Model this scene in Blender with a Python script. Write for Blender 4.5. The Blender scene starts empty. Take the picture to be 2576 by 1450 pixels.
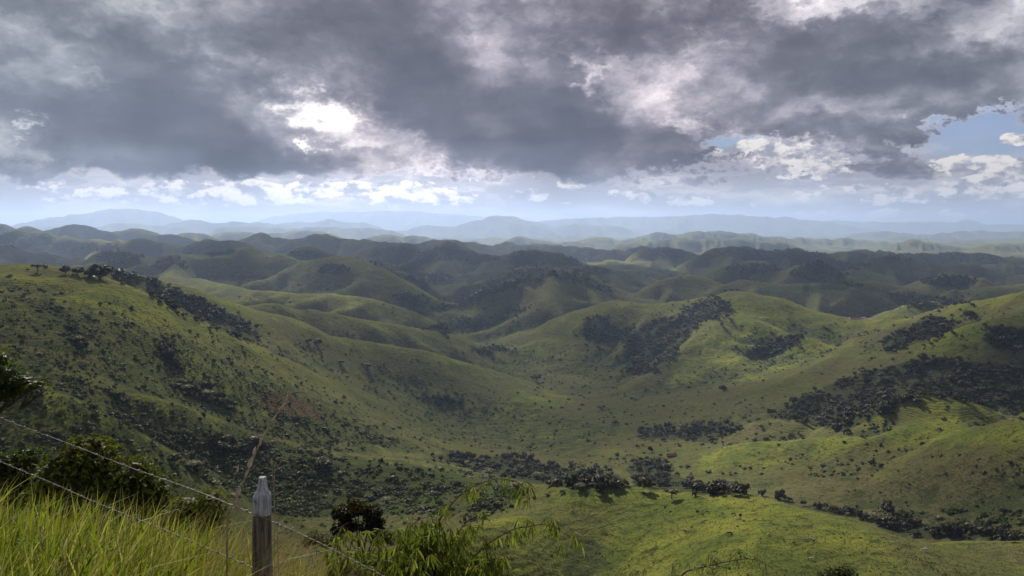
import bpy, math, random
import numpy as np
from mathutils import Vector, Matrix

# ------------------------------------------------------------------ camera
scene = bpy.context.scene
F = 2007.0                     # focal length in units of a 2576-wide picture
PITCH = math.radians(4.31)
cam_d = bpy.data.cameras.new("camera")
cam_d.sensor_width = 36.0
cam_d.lens = 36.0 * F / 2576.0
cam_d.clip_start = 0.05
cam_d.clip_end = 120000.0
cam = bpy.data.objects.new("camera", cam_d)
cam.location = (0, 0, 0)
cam.rotation_euler = (math.radians(90) - PITCH, 0, 0)
scene.collection.objects.link(cam)
scene.camera = cam
scene.view_settings.view_transform = 'Standard'
scene.view_settings.look = 'None'
scene.view_settings.exposure = 1.40
scene.view_settings.gamma = 1.0
scene.render.film_transparent = False
scene.cycles.use_denoising = True
scene.cycles.volume_bounces = 1
scene.cycles.transparent_max_bounces = 12
scene.cycles.max_bounces = 5
scene.cycles.diffuse_bounces = 1

# ------------------------------------------------------------------ sun
SUN_AZ = math.radians(-17.0)     # measured from +Y towards +X
SUN_EL = math.radians(33.0)
sun_d = bpy.data.lights.new("sun", 'SUN')
sun_d.energy = 5.0
sun_d.angle = math.radians(1.0)
sun_d.color = (1.0, 0.93, 0.82)
sun = bpy.data.objects.new("sun", sun_d)
sv = Vector((math.sin(SUN_AZ) * math.cos(SUN_EL), math.cos(SUN_AZ) * math.cos(SUN_EL), math.sin(SUN_EL)))
sun.rotation_euler = sv.to_track_quat('Z', 'Y').to_euler()
sun.location = (0, 0, 500)
scene.collection.objects.link(sun)

# ------------------------------------------------------------------ world: sky with broken cloud
def ray(px, py):
    dx = (px - 1288.0) / F
    dy = (725.0 - py) / F
    return np.array([dx, math.cos(PITCH) + dy * math.sin(PITCH), -math.sin(PITCH) + dy * math.cos(PITCH)])

def azel(px, py):
    r = ray(px, py)
    r = r / np.linalg.norm(r)
    return math.degrees(math.atan2(r[0], r[1])), math.degrees(math.asin(r[2]))

world = bpy.data.worlds.new("World")
scene.world = world
world.use_nodes = True
world.cycles.sampling_method = "MANUAL"
world.cycles.sample_map_resolution = 256
WT = world.node_tree
WT.nodes.clear()

class NT:
    """small helper to write node graphs as expressions"""
    def __init__(self, tree):
        self.t = tree
    def n(self, typ, **kw):
        nd = self.t.nodes.new(typ)
        for k, v in kw.items():
            setattr(nd, k, v)
        return nd
    def put(self, sock, v):
        if isinstance(v, bpy.types.NodeSocket):
            self.t.links.new(v, sock)
        elif v is not None:
            sock.default_value = v
    def math(self, op, a, b=None, c=None, clamp=False):
        nd = self.n('ShaderNodeMath', operation=op, use_clamp=clamp)
        self.put(nd.inputs[0], a)
        if b is not None: self.put(nd.inputs[1], b)
        if c is not None: self.put(nd.inputs[2], c)
        return nd.outputs[0]
    def vec(self, op, a, b=None, scale=None):
        nd = self.n('ShaderNodeVectorMath', operation=op)
        self.put(nd.inputs[0], a)
        if b is not None: self.put(nd.inputs[1], b)
        if scale is not None: self.put(nd.inputs[3], scale)
        return nd.outputs['Value'] if op in ('LENGTH', 'DOT_PRODUCT', 'DISTANCE') else nd.outputs[0]
    def noise(self, vec, scale, detail=4.0, rough=0.5, lac=2.0, dist=0.0, typ='FBM', color=False, dim='3D'):
        nd = self.n('ShaderNodeTexNoise')
        nd.noise_dimensions = dim
        try: nd.noise_type = typ
        except Exception: pass
        self.put(nd.inputs['Vector'], vec)
        nd.inputs['Scale'].default_value = scale
        nd.inputs['Detail'].default_value = detail
        nd.inputs['Roughness'].default_value = rough
        nd.inputs['Lacunarity'].default_value = lac
        nd.inputs['Distortion'].default_value = dist
        return nd.outputs['Color'] if color else nd.outputs[0]
    def ramp(self, fac, stops, interp='LINEAR'):
        nd = self.n('ShaderNodeValToRGB')
        cr = nd.color_ramp
        cr.interpolation = interp
        while len(cr.elements) < len(stops): cr.elements.new(0.5)
        for e, (p, c) in zip(cr.elements, stops):
            e.position = p
            e.color = (c[0], c[1], c[2], 1.0) if len(c) == 3 else c
        self.put(nd.inputs[0], fac)
        return nd.outputs[0]
    def mix(self, fac, a, b, mode='MIX'):
        nd = self.n('ShaderNodeMix', data_type='RGBA', blend_type=mode)
        self.put(nd.inputs[0], fac)
        self.put(nd.inputs[6], a if isinstance(a, bpy.types.NodeSocket) else (*a, 1.0))
        self.put(nd.inputs[7], b if isinstance(b, bpy.types.NodeSocket) else (*b, 1.0))
        return nd.outputs[2]
    def smooth(self, v, a, b, x=0.0, y=1.0):
        nd = self.n('ShaderNodeMapRange', interpolation_type='SMOOTHSTEP')
        self.put(nd.inputs[0], v)
        for i, q in zip((1, 2, 3, 4), (a, b, x, y)): self.put(nd.inputs[i], q)
        return nd.outputs[0]

def build_world():
    g = NT(WT)
    _n3 = g.noise
    g.noise = lambda *a, **k: _n3(*a, **{**k, 'dim': '2D'})
    gen = g.n('ShaderNodeTexCoord').outputs['Generated']
    sep = g.n('ShaderNodeSeparateXYZ'); g.put(sep.inputs[0], gen)
    az = g.math('MULTIPLY', g.math('ARCTAN2', sep.outputs[0], sep.outputs[1]), 57.29578)
    el = g.math('MULTIPLY', g.math('ARCSINE', sep.outputs[2]), 57.29578)
    def comb(x, y, z=0.0):
        c = g.n('ShaderNodeCombineXYZ')
        g.put(c.inputs[0], x); g.put(c.inputs[1], y); g.put(c.inputs[2], z)
        return c.outputs[0]
    P0 = comb(az, g.math('MULTIPLY', el, 1.7))
    # warp
    w1 = g.vec('SUBTRACT', g.noise(P0, 0.13, 5, 0.55, color=True), (0.5, 0.5, 0.5))
    w2 = g.vec('SUBTRACT', g.noise(P0, 0.75, 6, 0.62, color=True), (0.5, 0.5, 0.5))
    warp = g.vec('ADD', g.vec('MULTIPLY', w1, (7.0, 4.0, 0)), g.vec('MULTIPLY', w2, (2.2, 1.5, 0)))
    PA = g.vec('ADD', comb(az, el), warp)            # ragged outlines
    PS = g.vec('ADD', comb(az, el), g.vec('MULTIPLY', w2, (1.3, 0.8, 0)))   # tighter outlines
    DEG = 0.0272
    def blob(P, cx, cy, rx, ry, rot=0.0, w=1.0, hard=0.0):
        a, e = azel(cx, cy)
        nd = g.n('ShaderNodeMapping', vector_type='TEXTURE')
        g.put(nd.inputs['Vector'], P)
        nd.inputs['Location'].default_value = (a, e, 0)
        nd.inputs['Rotation'].default_value = (0, 0, math.radians(-rot))
        nd.inputs['Scale'].default_value = (rx * DEG, ry * DEG, 1)
        L = g.vec('LENGTH', nd.outputs[0])
        return g.smooth(L, 1.25, hard, 0.0, w)
    def total(P, lst):
        acc = None
        for b in lst:
            v = blob(P, *b)
            acc = v if acc is None else g.math('ADD', acc, v)
        return acc
    w3 = g.vec('SUBTRACT', g.noise(P0, 2.6, 5, 0.6, color=True), (0.5, 0.5, 0.5))
    PL = g.vec('ADD', PA, g.vec('ADD', g.vec('MULTIPLY', w2, (2.6, 2.0, 0)), g.vec('MULTIPLY', w3, (1.3, 1.0, 0))))
    # cx, cy, rx, ry, rot, weight, inner radius : heavy grey masses of the cloud deck
    dark = total(PA, [
        (120, 60, 420, 120, 0, .12), (1100, 30, 400, 90, 0, .10),
        (200, 120, 700, 240, 0, .10), (400, 340, 480, 90, 6, .34, .2), (160, 420, 380, 40, 0, .32, .2),
        (640, 410, 260, 44, 4, .26, .3), (560, 230, 300, 130, 24, .16), (1040, 120, 280, 200, 0, .26, .2),
        (1230, 300, 330, 130, 18, .34, .3), (1300, 385, 240, 48, 2, .26, .3), (1640, 50, 420, 100, 0, .16),
        (1470, 320, 130, 95, 0, .26, .4), (1740, 170, 220, 60, 0, .08), (1620, 425, 270, 32, 2, .26, .3), (2180, 150, 430, 90, 0, .20),
        (2350, 215, 360, 85, 8, .34, .2), (1960, 290, 330, 52, 12, .24, .2), (2200, 345, 290, 45, 8, .32, .2),
        (2240, 430, 120, 30, 0, .3), (1650, 365, 330, 46, 8, .14), (930, 240, 110, 80, 30, .16)])
    light = total(PL, [
        (815, 285, 125, 56, 12, .50, 0), (800, 385, 50, 17, 0, .55, .1), (850, 320, 240, 140, 10, .30),
        (960, 365, 220, 55, 25, .22), (1470, 165, 100, 60, 30, .26, .2), (1440, 200, 40, 40, 0, .3), (1640, 235, 210, 80, 14, .24),
        (1760, 325, 80, 40, 0, .34, .2), (1720, 130, 80, 50, 0, .16), (2120, 15, 280, 40, 4, .30, .2), (290, 205, 80, 26, 20, .16),
        (40, 325, 26, 22, 0, .34), (330, 60, 260, 60, 0, .08), (2500, 60, 240, 70, 0, .22), (1080, 445, 200, 40, 0, .30),
        (150, 395, 120, 10, 0, .14)])
    f1 = g.noise(g.vec('ADD', P0, g.vec('MULTIPLY', w1, (4, 4, 0))), 0.115, 8, 0.54)
    f2 = g.noise(g.vec('ADD', P0, g.vec('MULTIPLY', w2, (2.4, 2.4, 0))), 0.42, 6, 0.58)
    bil = g.math('SUBTRACT', 0.30, g.math('ABSOLUTE', g.math('SUBTRACT', g.noise(g.vec('ADD', P0, g.vec('MULTIPLY', w2, (1.5, 1.5, 0))), 0.27, 5, 0.5), 0.5)))
    fb = g.math('ADD', g.math('MULTIPLY', g.math('SUBTRACT', f1, 0.5), 1.4), g.math('MULTIPLY', g.math('SUBTRACT', f2, 0.5), 0.62))
    fb = g.math('ADD', fb, g.math('MULTIPLY', g.math('SUBTRACT', bil, 0.20), -0.28))
    B = g.math('ADD', g.math('SUBTRACT', g.math('ADD', 0.51, light), dark), fb)
    B2 = g.math('MULTIPLY', g.math('ADD', B, 0.2), 0.8333)
    deckcol = g.ramp(B2, [(0.0, (.060, .057, .068)), (0.167, (.085, .081, .094)), (0.333, (.125, .121, .137)), (0.483, (.205, .202, .224)),
                         (0.617, (.36, .355, .385)), (0.75, (.58, .565, .59)), (0.883, (.90, .87, .87)), (1.0, (1.15, 1.12, 1.1))])
    hot = g.math('ADD', 1.0, g.smooth(B, 0.9, 1.5, 0.0, .8))
    deckcol = g.vec('SCALE', deckcol, scale=hot)
    # cool greenish grey towards the left, warm violet in the middle
    tint = g.mix(g.smooth(az, -32, -4), (.96, 1.02, .99), (1.08, .98, 1.02))
    tint = g.mix(g.smooth(az, 8, 30), tint, (1.0, .99, 1.02))
    deckcol = g.vec('MULTIPLY', deckcol, tint)
    # deck coverage: everything above about 4 degrees but for the openings at the right
    elw = g.math('ADD', el, g.math('MULTIPLY', g.math('SUBTRACT', g.noise(P0, 0.30, 6, 0.58), 0.5), 3.4))
    cover = g.smooth(elw, 3.0, 3.75)
    holes = total(PL, [(2480, 300, 130, 30, -12, 1.3, .4), (2530, 365, 170, 60, 0, 1.6, .4), (2370, 400, 120, 28, 20, 1.0, .4),
                       (1930, 385, 170, 34, 0, 1.5, .4), (2060, 430, 100, 36, 0, 1.1, .3), (1100, 462, 300, 26, 0, .9), (2560, 440, 220, 60, 0, 1.2, .3),
                       (700, 470, 260, 16, 0, .6), (1800, 450, 400, 20, 0, .8)])
    cover = g.math('SUBTRACT', cover, holes, clamp=True)
    # lower layer: pale lilac air with bright cumulus
    blue = g.n('ShaderNodeTexSky', sky_type='NISHITA')
    blue.sun_disc = False
    blue.sun_elevation = SUN_EL
    blue.sun_rotation = SUN_AZ
    blue.altitude = 900
    blue.air_density = 1.0; blue.dust_density = 0.2; blue.ozone_density = 2.0
    veil = g.ramp(g.noise(g.vec('ADD', comb(az, g.math('MULTIPLY', el, 5.0)), g.vec('MULTIPLY', w2, (3, 3, 0))), 0.13, 8, 0.6),
                  [(0.34, (.50, .485, .525)), (0.50, (.56, .55, .62)), (0.62, (.84, .80, .82)), (.75, (1.15, 1.06, 1.0))])
    glow = total(comb(az, el), [(930, 480, 480, 80, 0, .60), (1040, 465, 260, 80, 0, .5), (300, 490, 600, 60, 0, .22)])
    veil = g.vec('SCALE', veil, scale=g.math('ADD', 0.94, glow))
    # cumulus heads
    Pc = g.vec('ADD', comb(az, g.math('MULTIPLY', el, 1.9)), g.vec('MULTIPLY', w3, (.7, .7, 0)))
    vor = g.n('ShaderNodeTexVoronoi', feature='SMOOTH_F1', voronoi_dimensions='2D')
    vor.inputs['Scale'].default_value = 0.8
    vor.inputs['Smoothness'].default_value = 0.3
    vor.inputs['Detail'].default_value = 1.5
    vor.inputs['Roughness'].default_value = 0.6
    g.put(vor.inputs['Vector'], Pc)
    vd = vor.outputs['Distance']
    puff = g.math('SUBTRACT', g.noise(Pc, 0.42, 8, 0.6), g.math('MULTIPLY', vd, 0.30))
    band = total(comb(az, el), [(350, 484, 420, 40, 0, .44, .3), (760, 480, 340, 48, 0, .50, .3), (1060, 490, 220, 44, 0, .52, .3),
                                (1960, 380, 180, 44, 0, .62, .4), (2050, 425, 150, 30, 0, .58, .5), (2470, 420, 170, 34, 0, .52, .4),
                                (2300, 490, 420, 40, 0, .42, .3), (2560, 470, 200, 34, 0, .4), (1750, 452, 330, 14, 0, .34), (2560, 350, 60, 22, 0, .6, .3),
                                (2200, 540, 500, 14, 0, .42, .3)])
    cumf = g.math('ADD', puff, band)
    cum = g.smooth(cumf, 0.62, 0.76)
    PM = g.vec('ADD', comb(az, el), g.vec('ADD', g.vec('MULTIPLY', w2, (.7, .5, 0)), g.vec('MULTIPLY', w3, (.9, .7, 0))))
    small = total(PM, [(1335, 492, 58, 20, 0, 1.2, .3), (1438, 466, 44, 20, 12, 1.2, .3), (1612, 492, 50, 22, 8, 1.2, .3), (1540, 485, 28, 10, 0, .8),
                       (1735, 506, 74, 15, 4, 1.15, .3), (1185, 448, 26, 9, 0, .9), (1350, 449, 20, 7, 0, .8), (1897, 514, 18, 6, 0, 1), (1425, 510, 18, 5, 0, .9),
                       (140, 505, 40, 9, 0, 1.0), (480, 495, 30, 8, 0, .8)])
    cum = g.math('MAXIMUM', cum, g.smooth(small, 0.35, 0.62))
    shade = g.math('SUBTRACT', g.noise(g.vec('ADD', Pc, (0.35, -0.75, 0.0)), 0.62, 7, 0.6), g.math('MULTIPLY', vd, 0.18))
    cumcol = g.mix(g.smooth(shade, 0.24, 0.46), (.42, .42, .48), (1.25, 1.17, 1.10))
    cumcol = g.vec('SCALE', cumcol, scale=g.math('ADD', 1.0, glow))
    # clear blue only towards the right
    clear = g.math('MULTIPLY', g.smooth(total(PS, [(2500, 330, 230, 100, 0, 1.0), (1850, 360, 120, 22, 0, .9)]), 0.1, 0.7),
                   g.math('SUBTRACT', 1.0, cum))
    clear = g.math('MULTIPLY', clear, g.math('SUBTRACT', 1.0, cover), clamp=True)
    low = g.mix(g.math('MULTIPLY', cum, 0.94), veil, cumcol)
    # thin bright rims where the deck thins out
    edge = g.math('MULTIPLY', g.math('MULTIPLY', cover, g.math('SUBTRACT', 1.0, cover)), 1.6)
    col = g.mix(cover, low, deckcol)
    col = g.vec('SCALE', col, scale=g.math('ADD', 1.0, edge))
    # sky above the view is dimmed to weaken the ambient light on the land
    col = g.vec('SCALE', col, scale=g.smooth(el, 17.0, 38.0, 1.0, 0.50))
    # below the horizon the world only shows past the end of the land
    col = g.mix(g.smooth(el, -1.0, 0.3), (.36, .41, .50), col)
    b1 = g.n('ShaderNodeBackground'); g.put(b1.inputs[0], g.vec('MULTIPLY', blue.outputs[0], (.95, .92, 1.15))); b1.inputs[1].default_value = 0.027
    b2 = g.n('ShaderNodeBackground'); g.put(b2.inputs[0], col); b2.inputs[1].default_value = 0.34
    ms = g.n('ShaderNodeMixShader')
    g.put(ms.inputs[0], g.math('MULTIPLY', clear, 0.85))
    g.put(ms.inputs[1], b2.outputs[0]); g.put(ms.inputs[2], b1.outputs[0])
    out = g.n('ShaderNodeOutputWorld')
    g.put(out.inputs[0], ms.outputs[0])
build_world()

# ------------------------------------------------------------------ numeric helpers
rng = np.random.default_rng(7)
random.seed(7)
_perm = np.random.default_rng(11).permutation(4096)
_gr = np.random.default_rng(12).uniform(0, 2 * math.pi, 4096)
_gx, _gy = np.cos(_gr), np.sin(_gr)

def perlin(x, y, seed=0):
    xi = np.floor(x).astype(np.int64); yi = np.floor(y).astype(np.int64)
    xf = x - xi; yf = y - yi
    u = xf * xf * xf * (xf * (xf * 6 - 15) + 10); v = yf * yf * yf * (yf * (yf * 6 - 15) + 10)
    def gd(ix, iy, fx, fy):
        h = _perm[(_perm[(ix + seed * 131) & 4095] + iy) & 4095]
        return _gx[h] * fx + _gy[h] * fy
    a = gd(xi, yi, xf, yf); b = gd(xi + 1, yi, xf - 1, yf)
    c = gd(xi, yi + 1, xf, yf - 1); d = gd(xi + 1, yi + 1, xf - 1, yf - 1)
    return (a + u * (b - a)) * (1 - v) + (c + u * (d - c)) * v * 1.0

def fbm(x, y, oct=4, seed=0, gain=0.5):
    s = 0; a = 1.0
    for i in range(oct):
        s = s + a * perlin(x, y, seed + i * 7)
        x = x * 2.03 + 17.3; y = y * 2.03 - 9.1; a *= gain
    return s

def at(px, py, D):
    """world point seen at picture position (px,py) that lies D metres ahead"""
    r = ray(px, py)
    return r * (D / r[1])

def spline(pts, n=4):
    P = np.array(pts, float)
    if len(P) < 3: n = 3
    Q = np.vstack([2 * P[0] - P[1], P, 2 * P[-1] - P[-2]])
    out = []
    for i in range(1, len(Q) - 2):
        for k in range(n):
            t = k / n
            p0, p1, p2, p3 = Q[i - 1], Q[i], Q[i + 1], Q[i + 2]
            out.append(0.5 * ((2 * p1) + (-p0 + p2) * t + (2 * p0 - 5 * p1 + 4 * p2 - p3) * t * t + (-p0 + 3 * p1 - 3 * p2 + p3) * t ** 3))
    out.append(P[-1])
    return np.array(out)

# ------------------------------------------------------------------ relief: valley floor + ridges
# valley floor control points (picture x, picture y, metres ahead)
FLOOR = [(1400, 1190, 850), (1750, 1220, 720), (2200, 1325, 645), (2500, 1395, 560), (1300, 1050, 1250), (1380, 960, 1600),
         (1560, 1003, 1400), (1450, 1100, 1050), (1100, 1085, 1150), (1000, 1150, 820), (820, 1195, 700), (650, 1265, 520),
         (400, 1300, 420), (950, 1298, 520), (950, 1400, 455), (1200, 1275, 545), (1500, 1640, 330), (2000, 1700, 250), (2400, 1560, 330), (1500, 1262, 620), (1850,1300,600), (1790, 1500, 320), (2060, 915, 1350), (1950, 1012, 1080), (1750, 1045, 1080), (2576, 1380, 540),
         (1050, 800, 2500), (1500, 800, 2500), (2150, 815, 2200), (2500, 800, 2100), (2576, 940, 1090), (2250, 985, 1030), (2250, 1085, 900), (2576, 1085, 900), (2080, 1110, 930),
         (0, 1235, 330), (200, 1270, 330), (-300, 1200, 380), (0, 1420, 200), (400, 1450, 250), (0, 760, 1500), (1900, 800, 2300), (100, 900, 560), (2900, 1250, 500),
         (3000, 950, 1000), (600, 830, 1600), (1700, 960, 1700)]
_fp = np.array([at(*p) for p in FLOOR])
def _lp(x, y):
    r = np.sqrt(x * x + y * y) + 1.0
    return np.stack([np.arctan2(x, y) * 1.6, np.log(r)], -1)
_fc = _lp(_fp[:, 0], _fp[:, 1])
def _tps(d2):
    return 0.5 * d2 * np.log(d2 + 1e-9)
def _solve():
    n = len(_fc)
    d2 = ((_fc[:, None] - _fc[None]) ** 2).sum(-1)
    K = _tps(d2) + np.eye(n) * 0.01
    Pm = np.hstack([np.ones((n, 1)), _fc])
    A = np.zeros((n + 3, n + 3)); A[:n, :n] = K; A[:n, n:] = Pm; A[n:, :n] = Pm.T
    return np.linalg.solve(A, np.concatenate([_fp[:, 2], np.zeros(3)]))
_fw = _solve()
def sstep(a, b, x):
    t = np.clip((x - a) / (b - a), 0, 1)
    return t * t * (3 - 2 * t)
def floor_z(x, y):
    q = _lp(x, y)
    z = np.full(q.shape[:-1], 0.0)
    for i in range(len(_fc)):
        z = z + _fw[i] * _tps((q[..., 0] - _fc[i, 0]) ** 2 + (q[..., 1] - _fc[i, 1]) ** 2)
    z = z + _fw[-3] + _fw[-2] * q[..., 0] + _fw[-1] * q[..., 1]
    z = np.clip(z, -310, -50)
    r = np.exp(q[..., 1])
    k = sstep(2200, 3200, r)
    z = z * (1 - k) + (-325 + 90 * sstep(5000, 14000, r)) * k
    b = sstep(0.8, 1.4, np.abs(np.arctan2(x, y)))     # beside and behind the viewer
    return z * (1 - b) + (-220) * b

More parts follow.
